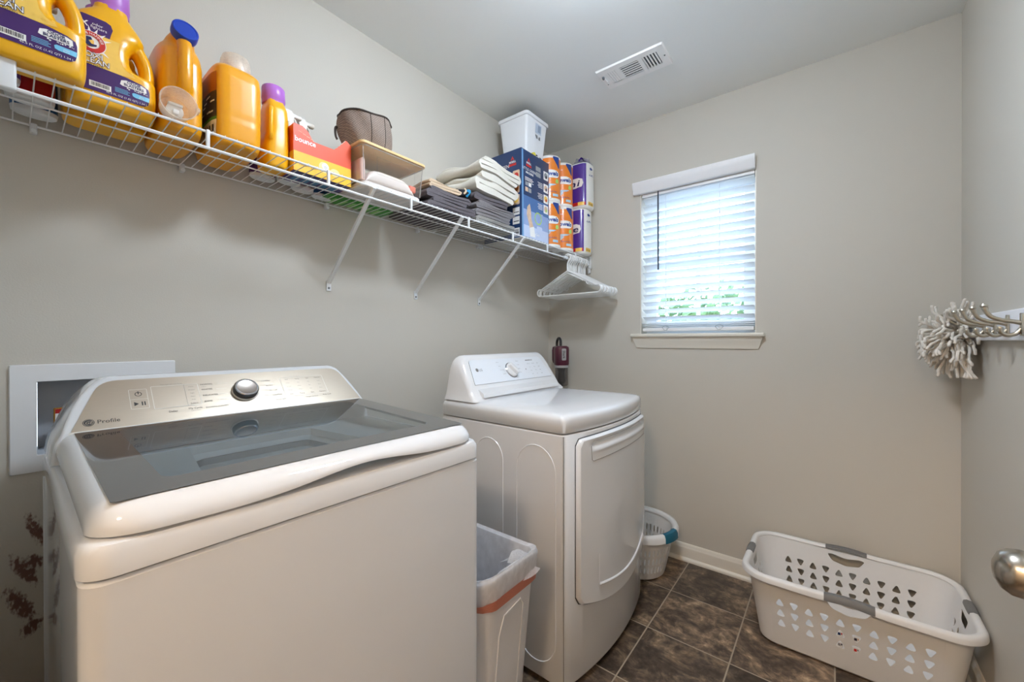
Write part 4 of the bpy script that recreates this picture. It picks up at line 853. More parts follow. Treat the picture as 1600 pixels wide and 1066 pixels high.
# ---- white hangers on the rail
HNG = mat('hanger_white', (236, 236, 234), .32, var=.012)
def make_hanger():
    t = thing('clothes_hanger', 'x', 'hanger')
    b = MB(); r = .0042; hw = .205
    # shoulders and bar, hanging below the rail (origin at the rail)
    def arc(c, R, a0, a1, k=6): return [(c[0]+R*math.cos(a0+(a1-a0)*i/k), 0, c[1]+R*math.sin(a0+(a1-a0)*i/k)) for i in range(k+1)]
    zt, zb = -.088, -.224
    path = [(0, 0, zt)]+[(.180, 0, zb+.041)]+arc((.188, zb+.022), .022, 1.0, -PI/2, 7)+[(-.188, 0, zb)]+arc((-.188, zb+.022), .022, -PI/2, -PI-1.0, 7)+[(-.180, 0, zb+.041)]
    b.tube(path, r, HNG, 8, closed=True, flat=1.35, up=(0, 0, 1))
    b.tube([(-.10, 0, zt-.064), (0, 0, zt-.014), (.10, 0, zt-.064)], r*.7, HNG, 8, flat=1.2, up=(0, 0, 1))
    hk = [(0, 0, zt), (0, 0, -.052), (.004, 0, -.038), (.018, 0, -.020)]+[(.0+.0195*math.cos(a), 0, -.012+.0195*math.sin(a)) for a in [-.2+PI*1.12*i/10 for i in range(11)]]
    b.tube(spline(hk, 3), [.0042]*12+[.0036]*31, HNG, 8, flat=1.2, up=(0, 1, 0)); b.build('frame', t)
    for sx in (-1, 1):
        b = MB(); b.tube([(sx*.118, 0, zt-.066), (sx*.122, 0, zt-.080), (sx*.130, 0, zt-.086), (sx*.137, 0, zt-.082), (sx*.136, 0, zt-.076)], .0026, HNG, 6); b.build('strap_hook', t)
    return t
h0 = make_hanger()
ys = [2.000, 2.020, 2.039, 2.060, 2.079, 2.099, 2.124, 2.142, 2.164, 2.187, 2.205]
for i, y in enumerate(ys):
    h = h0 if i == 0 else dup(h0, (0, 0, 0))
    h.location = (.3135, y, ZD-.0305); h.rotation_euler = (0, 0, math.radians(random.uniform(-2.2, 2.2)))
    h['group'] = 'white hangers on the rail'
    h['label'] = 'white tubular plastic clothes hanger, frontmost on the rail' if i == 0 else ('white tubular plastic clothes hanger, last on the rail towards the far wall' if i == len(ys)-1 else 'white tubular plastic clothes hanger in the middle of the bunch on the rail')

# ------------------------------------------------------------------ washer
ENAM = mat('enamel_white', (220, 221, 223), .05, var=.012, vscale=4); GAPSH = mat('gap_shadow_dark', (60, 62, 66), .6); STEEL = mat('brushed_steel', (196, 183, 166), .32, 1.0, var=.06, vscale=30, aniso=(60, 1.5, 60))
GREYP = mat('legend_grey', (120, 116, 112), .45); DARKT = mat('legend_dark', (52, 50, 50), .45); PALE = mat('legend_pale', (226, 222, 214), .35); CHR = mat('chrome', (200, 200, 204), .12, 1.0); STN = mat('drum_steel', (168, 176, 184), .3, 1.0)
WA = thing('washing_machine', 'white top-load washer with a dark glass lid and steel control panel', 'washing machine', (0.45, 0.39, 0))
wy0, wy1, wx0, wx1 = 0.0485, 0.7300, 0.095, 0.825
def pl(x0, x1, y0, y1, r, z, k=6): return [(x, y, z) for x, y in rrect(x0, x1, y0, y1, r, k)]
b = MB(); b.loft([pl(wx0, wx1-.004, wy0+.002, wy1-.002, .024, .022), pl(wx0, wx1-.002, wy0+.002, wy1-.002, .026, .05), pl(wx0, wx1-.002, wy0+.002, wy1-.002, .026, .894), pl(wx0+.002, wx1-.006, wy0+.006, wy1-.006, .024, .898)], ENAM); b.build('cabinet', WA, True)
b = MB()   # raised seam along the left flank
b.tube([(wx0+.06, wy0+.0022, .04), (wx0+.06, wy0+.0022, .30), (wx0+.03, wy0+.0022, .52), (wx0+.012, wy0+.0022, .88)], .0022, ENAM, 6); b.build('side_crease', WA, True)
for x, y in ((.15, .11), (.15, .67), (.77, .11), (.77, .67)):
    b = MB(); b.lathe([(.02, 0), (.022, .003), (.022, .010), (.010, .012), (.010, .0225)], INK, 16, (x, y, 0)); b.build('leveling_foot', WA, True)
# top band and deck with the tub opening
b = MB(); NB_ = 4*7
o0 = [pl(wx0, wx1-.006, wy0+.005, wy1-.005, .030, .8990), pl(wx0, wx1, wy0, wy1, .034, .9020), pl(wx0, wx1, wy0, wy1, .034, .930), pl(wx0+.004, wx1-.004, wy0+.004, wy1-.004, .036, .940), pl(wx0+.012, wx1-.016, wy0+.010, wy1-.010, .036, .9440), pl(wx0+.02, wx1-.040, wy0+.025, wy1-.025, .036, .9440)]
tcx, tcy, tr = .535, .389, .212
ro = o0[-1]; ring_t = []
for (x, y, z) in ro:
    a = math.atan2(y-tcy, x-tcx); ring_t.append((tcx+tr*math.cos(a), tcy+tr*math.sin(a), .9430))
low = [(tcx+(x-tcx)*1.0, tcy+(y-tcy)*1.0, .925) for x, y, z in ring_t]; low2 = [(tcx+(x-tcx)*.93, tcy+(y-tcy)*.93, .915) for x, y, z in ring_t]
b.loft(o0+[ring_t, low, low2], ENAM, True, False); b.build('top_deck', WA, True)
b = MB(); q = [(tcx+(x-tcx)*.925, tcy+(y-tcy)*.925, .914) for x, y, z in ring_t]; q2 = [(tcx+(x-tcx)*.92, tcy+(y-tcy)*.92, .50) for x, y, z in ring_t]; q3 = [(tcx+(x-tcx)*.3, tcy+(y-tcy)*.3, .47) for x, y, z in ring_t]
b.loft([q, q2, q3], STN, False, True); b.build('drum', WA, True)
# lid: white frame, scooped along its front edge, with a flush dark glass
def lid_top(x): return 1.003-(x-.30)*(.021/.49)
def lid_low(y):
    return .9470-.006*math.sin(PI*min(1, max(0, (y-.06)/.66)))+.020*math.exp(-((y-.415)/.125)**2)
lx0, lx1, ly0, ly1 = .318, .826, .0580, .7180
NXL, NYL = 30, 64
b = MB(); vs = []; fs = []
def lid_pt(i, j):
    # j across (y), i along a profile from the back over the top, round the front, to the lower lip
    y = ly0+(ly1-ly0)*(0.5-0.5*math.cos(PI*j/NYL)); d = min(y-ly0, ly1-y); R = .030
    k = max(0.0, 1-d/R); drop = R*(1-math.sqrt(max(0, 1-k*k)))*1.15; c = .060; kk = max(0.0, 1-d/c); pull = c*(1-math.sqrt(max(0, 1-kk*kk)))*.75
    zl = lid_low(y)
    xf = lx1-pull-.004*((y-.389)/.33)**2
    if i <= 16: x = lx0+(xf-.048-lx0)*i/16; return (x, y, max(zl+.002, lid_top(x)-drop))
    a = (i-16)/(NXL-16)   # rounded nose
    th = a*PI*.52; zt = lid_top(xf-.048)-drop; hh = max(.004, zt-zl)
    return (xf-.048+.048*math.sin(min(th, PI/2)), y, zt-hh*(1-math.cos(th))/(1-math.cos(PI*.52)))
for i in range(NXL+1):
    for j in range(NYL+1): vs.append(lid_pt(i, j))
gu0, gu1, gv0, gv1 = .326, .792, .0800, .6980      # glass hole
skip = set()
for i in range(NXL):
    for j in range(NYL):
        c = [vs[i*(NYL+1)+j], vs[(i+1)*(NYL+1)+j+1]]
        if c[0][0] > gu0+.004 and c[1][0] < gu1-.008 and c[0][1] > gv0+.006 and c[1][1] < gv1-.006 and i < 16: continue
        fs.append((i*(NYL+1)+j, i*(NYL+1)+j+1, (i+1)*(NYL+1)+j+1, (i+1)*(NYL+1)+j))
b.add(vs, fs, ENAM)
und = [(x, y, .9475) for x, y in rrect(lx0+.02, lx1-.05, ly0+.02, ly1-.02, .04)]
lipi = [vs[NXL*(NYL+1)+j] for j in range(NYL+1)]; lip2 = [(x-.045, y, z+.0015) for x, y, z in lipi]
b.loft([lipi, lip2], ENAM, False, False, closed=False)
b.build('lid_frame', WA, True, angle=60)
GL = lambda u, v, h: (u, v, lid_top(u)+.0006+h)
TINT = mat('lid_glass_border', (70, 71, 73), .06, var=.02, coat=.6)
def tglass():
    m = clear('lid_glass_tint', (178, 188, 192), rough=.02); return m
gout = [(gu0, gv0+.002), (gu1-.002, gv0-.004+.004), (gu1, gv0+.004), (gu1, gv1-.004), (gu1-.004, gv1), (gu0, gv1-.002)]
gin = rrect(.345, .735, .142, .640, .020, 5)
b = MB(); b.fill([gout, list(reversed(gin))], TINT, GL); b.build('glass_border', WA, True)
b = MB(); b.fill([gin], tglass(), GL); b.build('glass_window', WA, True)
# control console
OC, VD_ = Vector((.318, 0, .999)), Vector((-.093, 0, .101)).normalized(); ND_ = Vector((VD_.z, 0, -VD_.x))
def con(u, v, h): p = OC+VD_*v+ND_*(h+.0012); return (p.x, u, p.z)
rg = []
for z, xb, y0, y1, r in ((.944, .098, .0500, .7280, .030), (.962, .098, .0520, .7260, .030), (.985, .100, .0570, .7200, .030), (.999, .101, .0640, .7135, .028), (1.02, .104, .0715, .7075, .028), (1.045, .110, .0820, .6985, .028), (1.07, .122, .0970, .6875, .028), (1.085, .134, .1100, .6790, .026), (1.095, .146, .1200, .6720, .022), (1.1015, .158, .1310, .6630, .018), (1.1040, .172, .1420, .6530, .012)):
    xf = .318-(z-.999)*.93/1.01 if z > .999 else .318+(.999-z)*.15
    if z > 1.10: xf -= .006+.25*(z-1.10)
    # sharp front corners, rounded rear ones
    ring = []
    for x, y in rrect(xb, xf, y0, y1, min(r, .4*(xf-xb)), 6):
        if x > (xb+xf)/2:
            rf = min(r, .4*(xf-xb))
            # pull the front arcs out to a small radius
            cx, cy = xf-rf, (y1-rf if y > (y0+y1)/2 else y0+rf); s = 1 if y > (y0+y1)/2 else -1
            a = math.atan2((y-cy)*s, x-cx); q = .006; x = xf-q+q*math.cos(a); y = (y1-q if s > 0 else y0+q)+s*q*math.sin(a)
        ring.append((x, y, z))
    rg.append(ring)
b = MB(); b.loft(rg, ENAM); b.build('console_housing', WA, True, angle=50)
def rpoly(pts, rad, k=6):
    out = []; n = len(pts)
    for i in range(n):
        p = Vector(pts[i]).to_2d(); a = (Vector(pts[i-1]).to_2d()-p); c = (Vector(pts[(i+1) % n]).to_2d()-p); r = rad[i]
        A_, C_ = p+a.normalized()*r, p+c.normalized()*r
        for j in range(k+1): t_ = j/k; q = A_*(1-t_)**2+p*2*t_*(1-t_)+C_*t_*t_; out.append((q.x, q.y))
    return out
pan = rpoly([(.0775, .003), (.7045, .003), (.666, .1305), (.1265, .1305)], [.003, .003, .030, .030])
b = MB(); b.fill([pan], STEEL, con, .0012); b.loft([[con(u, v, -.003) for u, v in pan], [con(u, v, .0012) for u, v in pan]], GREYP, False, False); panel = b.build('control_panel', WA, True)
b = MB(); H = .0017
b.loft([[con(u, .0, .000) for u in (.075, .707)], [con(u, .0035, .0015) for u in (.076, .706)]], PALE, False, False, closed=False)
def frame(x0, x1, y0, y1, w, r, m): b.fill([rrect(x0, x1, y0, y1, r, 3), list(reversed(rrect(x0+w, x1-w, y0+w, y1-w, max(.0005, r-w), 3)))], m, con, H)
frame(.1700, .2015, .0450, .1000, .0010, .002, PALE); b.fill([[(.171, .0715), (.2005, .0715), (.2005, .0723), (.171, .0723)]], PALE, con, H)
b.fill([circ(.1858, .0860, .0062, 20), list(reversed(circ(.1858, .0860, .0048, 20)))], DARKT, con, H); b.fill([[(.1849, .0855), (.1867, .0855), (.1867, .0935), (.1849, .0935)]], DARKT, con, H+.0002)
b.fill([[(.1765, .0535), (.1765, .0645), (.1845, .0590)]], DARKT, con, H)
for u in (.1890, .1935): b.fill([[(u, .0537), (u+.0022, .0537), (u+.0022, .0643), (u, .0643)]], DARKT, con, H)
frame(.2085, .2980, .0395, .1050, .0011, .002, PALE); b.fill([[(.2700, .0405), (.2706, .0405), (.2706, .104), (.2700, .104)]], GREYP, con, H)
T = lambda s, u, v, z, m=DARKT, **k: b.text(s, m, con, u, v, z, H, **k)
T('Select', .2830, .0440, .0062); T('Delay', .2405, .0265, .0072); T('My Cycle', .2830, .0290, .0072); T('hold to store', .2830, .0235, .0034, GREYP)
T('Smart wash and rinse display', .247, .1075, .0036, GREYP)
for k in range(5): T(('Heavy', 'Medium', 'Light', 'Extra', 'Auto')[k], .2835, .095-.0098*k, .0040, GREYP)
for k, s in enumerate(('NORMAL', 'WHITES', 'DELICATES', 'JEANS', 'DOWNLOADED')): T(s, .3030, (.0985, .0825, .0640, .0455, .0270)[k], .0064, align='LEFT')
T('Colors', .304, .0925, .0036, GREYP, align='LEFT')
for k, s in enumerate(('TOWELS', 'BULKY', 'ACTIVE', 'SANITIZE', 'RINSE SPIN')): T(s, .4520+.006*k, .0960-.0170*k, .0060, GREYP)
for k in range(5):
    v = .1000-.0170*k
    for s in (-1, 1): u0 = .396+s*(.040 if k in (1, 2, 3) else .034); u1 = u0+s*.022; b.fill([[(min(u0, u1), v), (max(u0, u1), v), (max(u0, u1), v+.0007), (min(u0, u1), v+.0007)]], PALE, con, H)
frame(.4900, .6120, .0370, .1050, .0009, .002, PALE)
for k, s in enumerate(('Soil', 'Temp', 'Spin', 'Options')): T(s, .507+.0295*k, .0955, .0054); T(s, .507+.0295*k, .0420, .0058)
for k in range(4):
    for j in range(3): T(('Heavy', 'Hot', 'Max', 'Deep')[k] if j == 0 else ('Normal', 'Warm', 'Fast', 'Rinse')[k], .507+.0295*k, .083-.0130*j, .0038, GREYP)
T('Wi-Fi', .512, .0275, .0046, GREYP); T('Tangle Control', .560, .0275, .0058, GREYP); T('Auto Soak', .6050, .0285, .0060)
b.fill([circ(.1035, .0225, .0088, 28)], DARKT, con, H); b.fill([circ(.1035, .0225, .0077, 28), list(reversed(circ(.1035, .0225, .0071, 28)))], STEEL, con, H+.0002); b.text('GE', STEEL, con, .1035, .0190, .0095, H+.0003, shear=.25)
T('Profile', .1155, .0180, .0135, align='LEFT')
b.build('panel_printing', panel, True)
kb = MB(); kc = (.3960, .0690)
def kn(rz): return [[con(kc[0]+r*math.cos(2*PI*j/48), kc[1]+r*math.sin(2*PI*j/48), h) for j in range(48)] for r, h in rz]
kb.loft(kn([(.0315, .0012), (.0315, .003), (.0290, .004)]), PALE, False, False); kb.loft(kn([(.0290, .003), (.0290, .016), (.0275, .0185)]), mat('knob_dark_chrome', (92, 96, 104), .18, 1.0), False, False)
kb.loft(kn([(.0275, .0185), (.0255, .0205), (.0235, .0205), (.0225, .0190)]), CHR, False, False); kb.loft(kn([(.0225, .0190), (.0150, .0178), (.0005, .0172)]), mat('knob_spun_steel', (168, 158, 150), .28, 1.0), False, True); kb.build('cycle_knob', WA, True)

# ------------------------------------------------------------------ dryer
DR = thing('clothes_dryer', 'white front-load dryer with sloped control console and bowed door', 'dryer', (0.52, 1.487, 0))
dy0, dy1, dxb, dxc, yc_, hw_ = 1.1440, 1.8300, .205, .806, 1.487, .343
def bow(y, amp=.046): return dxc+amp*(1-min(1, abs(y-yc_)/hw_)**2.0)
def dplan(z, inset=0.0, amp=.046, xin=0.0, xb=dxb, r=.012):
    out = []; y0, y1 = dy0+inset, dy1-inset; N = 26
    out += [(xb+r, y0, z)]
    out += [(dxc-r-xin, y0, z)] + [(dxc-r-xin+r*math.sin(a), y0+r-r*math.cos(a), z) for a in (PI/8, PI/4, 3*PI/8)]
    for i in range(N+1): y = y0+r+(y1-y0-2*r)*i/N; out.append((bow(y, amp)-xin, y, z))
    out += [(dxc-r-xin+r*math.cos(a), y1-r+r*math.sin(a), z) for a in (PI/8, PI/4, 3*PI/8)] + [(dxc-r-xin, y1, z), (xb+r, y1, z), (xb, y1-r, z), (xb, y0+r, z)]
    return out
b = MB(); b.loft([dplan(.024, .003, xin=.003), dplan(.032), dplan(.866), dplan(.8695, .003, xin=.003)], ENAM); b.build('cabinet', DR, True)
b = MB(); b.box(.8060-.0006, .8060+.0006, dy0-.0007, dy0+.001, .035, .866, GREYP); b.build('cabinet_seam', DR, True)
for x0, x1, z0, z1 in ((.405, .545, .17, .815), (.610, .775, .075, .822)):
    b = MB(); r = (x1-x0)/2; cx = (x0+x1)/2
    pts = [(cx+r*math.cos(a), dy0-.0002, z1-r*1.1+r*1.1*math.sin(a)) for a in [PI*i/14 for i in range(15)]]+[(cx-r*math.cos(a), dy0-.0002, z0+r*1.1-r*1.1*math.sin(a)) for a in [PI*i/14 for i in range(15)]]
    b.tube(pts, .0022, ENAM, 6, closed=True); b.build('side_emboss', DR, True)
for x, y in ((.26, 1.20), (.26, 1.77), (.76, 1.20), (.76, 1.77)):
    b = MB(); b.lathe([(.018, 0), (.020, .003), (.020, .010), (.009, .012), (.009, .0245)], INK, 16, (x, y, 0)); b.build('leveling_foot', DR, True)
b = MB(); b.loft([dplan(.8730, .004, xin=.004), dplan(.8760), dplan(.914), dplan(.9225, .0015, .0455, .0015, r=.013), dplan(.9295, .006, .044, .006, r=.016), dplan(.9340, .014, .042, .015, r=.02), dplan(.9375, .030, .038, .034, r=.03), dplan(.9430, .075, .034, .09, r=.03), dplan(.9445, .110, .03, .15, r=.04)], ENAM); b.build('top_panel', DR, True, angle=60)
b = MB()
for s, e, n_ in ((1, 0, 0),):
    rg = []
    for z, xb, xf, y0, y1, r in ((.938, .207, .400, 1.1500, 1.8240, .02), (.950, .207, .388, 1.1530, 1.8210, .02), (.960, .208, .376, 1.1560, 1.8180, .022), (.990, .210, .360, 1.1600, 1.8140, .024), (1.03, .213, .336, 1.1640, 1.8100, .026), (1.07, .217, .311, 1.1690, 1.8050, .028), (1.095, .222, .296, 1.1760, 1.7980, .030), (1.110, .230, .286, 1.1880, 1.7860, .026), (1.119, .241, .277, 1.2030, 1.7710, .017), (1.122, .250, .268, 1.2200, 1.7540, .008)):
        rg.append([(x, y, z) for x, y in rrect(xb, xf, y0, y1, r, 6)])
    b.loft(rg, ENAM)
b.build('console_housing', DR, True, angle=60)
O2 = Vector((.3600, 0, .990)); V2 = Vector((.296-.360, 0, 1.095-.990)).normalized(); N2 = Vector((V2.z, 0, -V2.x))
def dcon(u, v, h): p = O2+V2*v+N2*(h+.0008); return (p.x, u, p.z)
PAN = mat('dryer_panel', (222, 226, 232), .03, var=.01)
pn = rpoly([(1.1950, .012), (1.7700, .012), (1.7350, .128), (1.2150, .128)], [.004, .004, .020, .014])
b = MB(); b.fill([pn], PAN, dcon, .0016); b.loft([[dcon(u, v, -.003) for u, v in pn], [dcon(u, v, .0016) for u, v in pn]], GREYP, False, False); dp = b.build('control_panel', DR, True)
b = MB(); b.loft([[(x, y, z) for x, z in ((.352, .990), (.392, .968), (.398, .952), (.352, .952))] for y in (1.205, 1.765)], ENAM, smooth=False); b.build('panel_ledge', DR, True)
b = MB(); H2 = .0022
b.fill([circ(1.2420, .0790, .0085, 20)], GREYP, dcon, H2); b.text('LG', GREYP, dcon, 1.2640, .0725, .0165, H2)
for k in range(4): b.text(('Normal', 'Heavy', 'Perm. Press', 'Speed Dry')[k], GREYP, dcon, 1.390+.006*k, .108-.020*k, .0055, H2); b.text(('Delicates', 'Towels', 'Bedding', 'Air Dry')[k], GREYP, dcon, 1.535-.003*k, .108-.020*k, .0055, H2)
for k in range(6): b.fill([rrect(1.604+.010*k, 1.611+.010*k, .108, .113, .001, 2)], DARKT if k < 4 else GREYP, dcon, H2)
for i in range(4):
    for j in range(3): b.text(('Dry Level', 'Temp', 'Time', 'Start')[i] if j < 2 else 'Signal', GREYP, dcon, 1.618+.038*j, .090-.019*i, .0055, H2)
b.fill([circ(1.578, .063, .003, 12)], DARKT, dcon, H2); b.build('panel_printing', dp, True)
kb = MB(); kc = (1.4660, .0640)
def kn2(rz): return [[dcon(kc[0]+r*math.cos(2*PI*j/48), kc[1]+r*math.sin(2*PI*j/48), h) for j in range(48)] for r, h in rz]
kb.loft(kn2([(.0385, .0016), (.0385, .004), (.0360, .006)]), CHR, False, False); kb.loft(kn2([(.0350, .005), (.0345, .010), (.031, .013)]), ENAM, False, True)
c_, s_ = math.cos(2.2), math.sin(2.2)
kb.loft([[dcon(kc[0]+u*c_-v*s_, kc[1]+u*s_+v*c_, h) for u, v in rrect(-.030*e, .030*e, -.0095*e, .0095*e, .006, 4)] for h, e in ((.012, 1.05), (.026, 1.0), (.029, .93), (.030, .8))], ENAM); kb.build('cycle_knob', DR, True)
# door: raised bowed panel with a scooped pull along the top and an arched line below
NY = 40; ya, yb_ = 1.1985, 1.8190
def zlow(y): return .300-.070*(1-((y-1.51)/.33)**2)
def ztop(y): return .8520-.004*((y-1.50)/.3)**2
def dsurf(y, z, h): return (bow(y)+.0015+h-.0, y, z)
DOOR = ENAM
b = MB()
def drow(fz, h, inset=0.0): return [dsurf(ya+inset+(yb_-ya-2*inset)*j/NY, fz(ya+inset+(yb_-ya-2*inset)*j/NY), h) for j in range(NY+1)]
def edge(y, z):   # soften the corners of the outline
    return z
def ringdoor(inset, h):
    top = [(ya+inset+(yb_-ya-2*inset)*j/NY) for j in range(NY+1)]; R = .022; pts = []
    def cornered(y, z, up):
        d = min(y-(ya+inset), (yb_-inset)-y); k = max(0, 1-d/R); off = R*(1-math.sqrt(max(0, 1-k*k))); return z-off if up else z+off
    pts += [dsurf(y, cornered(y, ztop(y)-inset, True), h) for y in top]; pts += [dsurf(y, cornered(y, zlow(y)+inset, False), h) for y in reversed(top)]
    return pts
b.loft([ringdoor(-.0035, .0004), ringdoor(.001, .0004)], GAPSH, False, False)  # flat dark strip painting the shadow line around the door
r1, r2, r3 = ringdoor(0, -.001), ringdoor(0, .010), ringdoor(.006, .016)
b.loft([r1, r2, r3], DOOR, False, False)
NZ = 24; sc = ((.05, .34), )     # front skin as a grid between top and bottom edges
n = NY+1; topr = r3[:n]; botr = list(reversed(r3[n:])); vs = []; fs = []
def scoop(y, z):
    # handle pocket just under the top edge, dying out at both ends
    d = (ztop(y)-.006)-z; e = min(1, max(0, (y-1.262)/.02))*min(1, max(0, (1.795-y)/.02))
    return -.014*e*math.exp(-((d-.020)/.010)**2)+.004*e*math.exp(-((d-.044)/.006)**2)
for j in range(n):
    a, c = Vector(topr[j]), Vector(botr[j])
    for i in range(NZ+1):
        k = (i/NZ); k = k*.12/.5 if k <= .5 else .12+(k-.5)/.5*.88; p = a.lerp(c, k); vs.append((p.x+scoop(p.y, p.z), p.y, p.z))
for j in range(n-1):
    for i in range(NZ): fs.append((j*(NZ+1)+i, j*(NZ+1)+i+1, (j+1)*(NZ+1)+i+1, (j+1)*(NZ+1)+i))
b.add(vs, fs, DOOR)
door = b.build('door', DR, True, angle=50)
b = MB()     # fine groove outlining the pull
pts = [(y, .825-.02) for y in ()] ; g = [dsurf(1.258, .820, .0165), dsurf(1.262, .772, .0165), dsurf(1.270, .766, .0165)]+[dsurf(1.27+(1.80-1.27)*i/20, .766+.004*math.sin(PI*i/20), .0165) for i in range(1, 21)]
b.tube(g, .0011, GREYP, 5); b.build('pull_groove', door, True)
b = MB()
g = [dsurf(1.3050, .430, .0165), dsurf(1.3050, .335, .0165), dsurf(1.309, .324, .0165), dsurf(1.318, .320, .0165)]+[dsurf(1.33+(1.74-1.33)*i/24, .318-.026*math.sin(PI*i/24)+.012*(i/24)**2, .0165) for i in range(1, 25)]+[dsurf(1.770, .352, .0165), dsurf(1.782, .40, .0165)]
b.tube(spline(g, 3), [.0008]*6+[.0050]*(3*(len(g)-1)+1-12)+[.0008]*6, DOOR, 8); b.build('arched_ridge', door, True)

# ------------------------------------------------------------------ trash bin with liner
TRW = mat('trash_bin_white', (226, 226, 228), .3, var=.015); LIN = clear('bin_liner', (250, 250, 252), rough=.2, haze=((236, 236, 238), .62)); LINR = clear('liner_red_drawstring', (226, 150, 130), rough=.3, haze=((222, 152, 130), .60))
TB_ = thing('trash_bin', 'white trash bin with a clear liner between the washer and dryer', 'trash bin', (0.625, 0.8660, 0))
def tr(z, o=0.0, wz=None, wob=0.0, ph=0):
    k = min(1, z/.56); dx, dy = .146+.054*k+o, .092+.030*k+o; rr_ = .035+.02*k; out = []
    P_ = rrect(-dx, dx, -dy, dy, rr_, 7)
    for i, (x, y) in enumerate(P_):
        zz = z+(.020*((x/dx)**2)-.020*((y/dy)**2)*.6 if z > .5 else 0)
        w_ = wob*math.sin(i*1.7+ph)*math.cos(i*.6+2*ph); out.append((x*(1+w_), y*(1+w_), zz))
    return out
b = MB(); b.loft([tr(.0), tr(.006, .003), tr(.30), tr(.545, 0), tr(.552, .004), tr(.558, .004), tr(.558, -.003), tr(.30, -.003), tr(.01, -.003)], TRW); b.build('bin', TB_)
b = MB()
for z0, z1, yy in ((.06, .47, 0), ):
    for xx in (-.085, .085): pass
b.tube([(.146+.054*z/.56+.0008, y, z) for y, z in ((-.055, .05), (-.055, .40), (-.04, .45), (.03, .462), (.045, .44), (.045, .05))], .002, TRW, 6); b.build('front_emboss', TB_)
b = MB(); b.loft([tr(.500, .0060, wob=.012, ph=1), tr(.530, .0065, wob=.012, ph=2), tr(.553, .0085, wob=.006, ph=3), tr(.568, .004, wob=.008, ph=4), tr(.562, -.006, wob=.01, ph=5), tr(.52, -.012, wob=.02, ph=6), tr(.42, -.016, wob=.03, ph=7), tr(.25, -.02, wob=.03, ph=8), tr(.05, -.03, wob=.03, ph=9)], LIN, False, True); b.build('liner', TB_)
b = MB(); b.loft([tr(.490, .0070, wob=.010, ph=1), tr(.503, .0078, wob=.010, ph=1)], LINR, False, False); b.build('drawstring_hem', TB_)
b = MB(); rg = []
for i in range(7):
    k = i/6; rg.append([(.125+.075*k+.010*math.sin(3*v+i), .02+.085*v+.012*math.sin(2*i+v), .545+.045*math.sin(PI*k)*(.6+.4*math.sin(4*v))-.03*k) for v in [j/9 for j in range(10)]])
b.loft(rg, LIN, False, False, closed=False); b.build('liner_fold', TB_)

# ------------------------------------------------------------------ laundry baskets
BAS = mat('basket_white', (224, 223, 222), .35, var=.012); GRIP = mat('basket_grip_grey', (112, 112, 112), .5); GRIPT = mat('basket_grip_teal', (20, 96, 122), .45)
def tri(cu, cv, s, up):
    pts = [(cu-s, cv-s*.85), (cu+s, cv-s*.85), (cu, cv+s*1.15)] if up else [(cu+s, cv+s*.85), (cu-s, cv+s*.85), (cu, cv-s*1.15)]
    return rpoly(pts, [s*.75]*3, 5)
LB = thing('laundry_basket', 'large white rectangular laundry basket with grey grips in the far right corner', 'laundry basket', (1.5450, 2.0260, 0.0005))
HBk = .272; ax1, ay1, ax0, ay0 = .312, .205, .272, .168; rc1, rc0 = .075, .055
def lbpt(side_, t_, z):      # t_ in [-1, 1] along the flat part of a side
    k = z/HBk; k2 = k; ax, ay, rc = ax0+(ax1-ax0)*k2, ay0+(ay1-ay0)*k2, rc0+(rc1-rc0)*k2
    if side_ == 'n': return (t_*(ax-rc), ay, z)
    if side_ == 's': return (t_*(ax-rc), -ay, z)
    if side_ == 'e': return (ax, t_*(ay-rc), z)
    return (-ax, t_*(ay-rc), z)
b = MB()
for sd in 'nsew':
    L_ = .235 if sd in 'ns' else .115
    Fs = (lambda sd, L_: lambda u, v, h: lbpt(sd, u/L_, v))(sd, L_)
    holes = []
    if sd in 'ns':
        for rw in range(3):
            for k in range(10): holes.append(tri(-.205+.410*k/9, .186-.041*rw, .0160, k % 2 == 0))
        holes.append(rpoly([(-.062, .256), (-.045, .259), (0, .250), (.045, .259), (.062, .256), (.045, .230), (0, .220), (-.045, .230)], [.008]*8, 3))
    else:
        for rw in range(3):
            for k in range(4): holes.append(tri(-.075+.05*k, .176-.041*rw, .0160, k % 2 == 0))
        holes.append(rpoly([(-.042, .250), (.042, .250), (.030, .215), (-.030, .215)], [.012]*4, 3))
    zc = [.012, HBk]
    outline = [(-L_, .012+i*(HBk-.012)/6) for i in range(7)][::-1]+[(-L_+2*L_*i/8, .012) for i in range(1, 9)]+[(L_, .012+i*(HBk-.012)/6) for i in range(1, 7)]+[(L_-2*L_*i/8, HBk) for i in range(1, 8)]
    b.fill([outline]+holes, BAS, Fs)
for sx, sy, a0 in ((1, 1, 0), (-1, 1, PI/2), (-1, -1, PI), (1, -1, 1.5*PI)):
    rg = []
    for i in range(8):
        z = .012+(HBk-.012)*i/7; k = z/HBk; ax, ay, rc = ax0+(ax1-ax0)*k, ay0+(ay1-ay0)*k, rc0+(rc1-rc0)*k
        rg.append([(sx*(ax-rc)+rc*math.cos(a0+PI/2*j/10), sy*(ay-rc)+rc*math.sin(a0+PI/2*j/10), z) for j in range(11)])
    b.loft(rg, BAS, False, False, closed=False)
k = .012/HBk
b.loft([[(x, y, .012) for x, y in rrect(-ax0-(ax1-ax0)*k, ax0+(ax1-ax0)*k, -ay0-(ay1-ay0)*k, ay0+(ay1-ay0)*k, rc0+(rc1-rc0)*k, 10)], [(x, y, .001) for x, y in rrect(-ax0+.01, ax0-.01, -ay0+.01, ay0-.01, rc0, 10)]], BAS, False, True)
b.build('basket_body', LB, mods=(('SOLIDIFY', dict(thickness=.0026, offset=0)), ('EDGE_SPLIT', dict(split_angle=math.radians(40)))), angle=50)
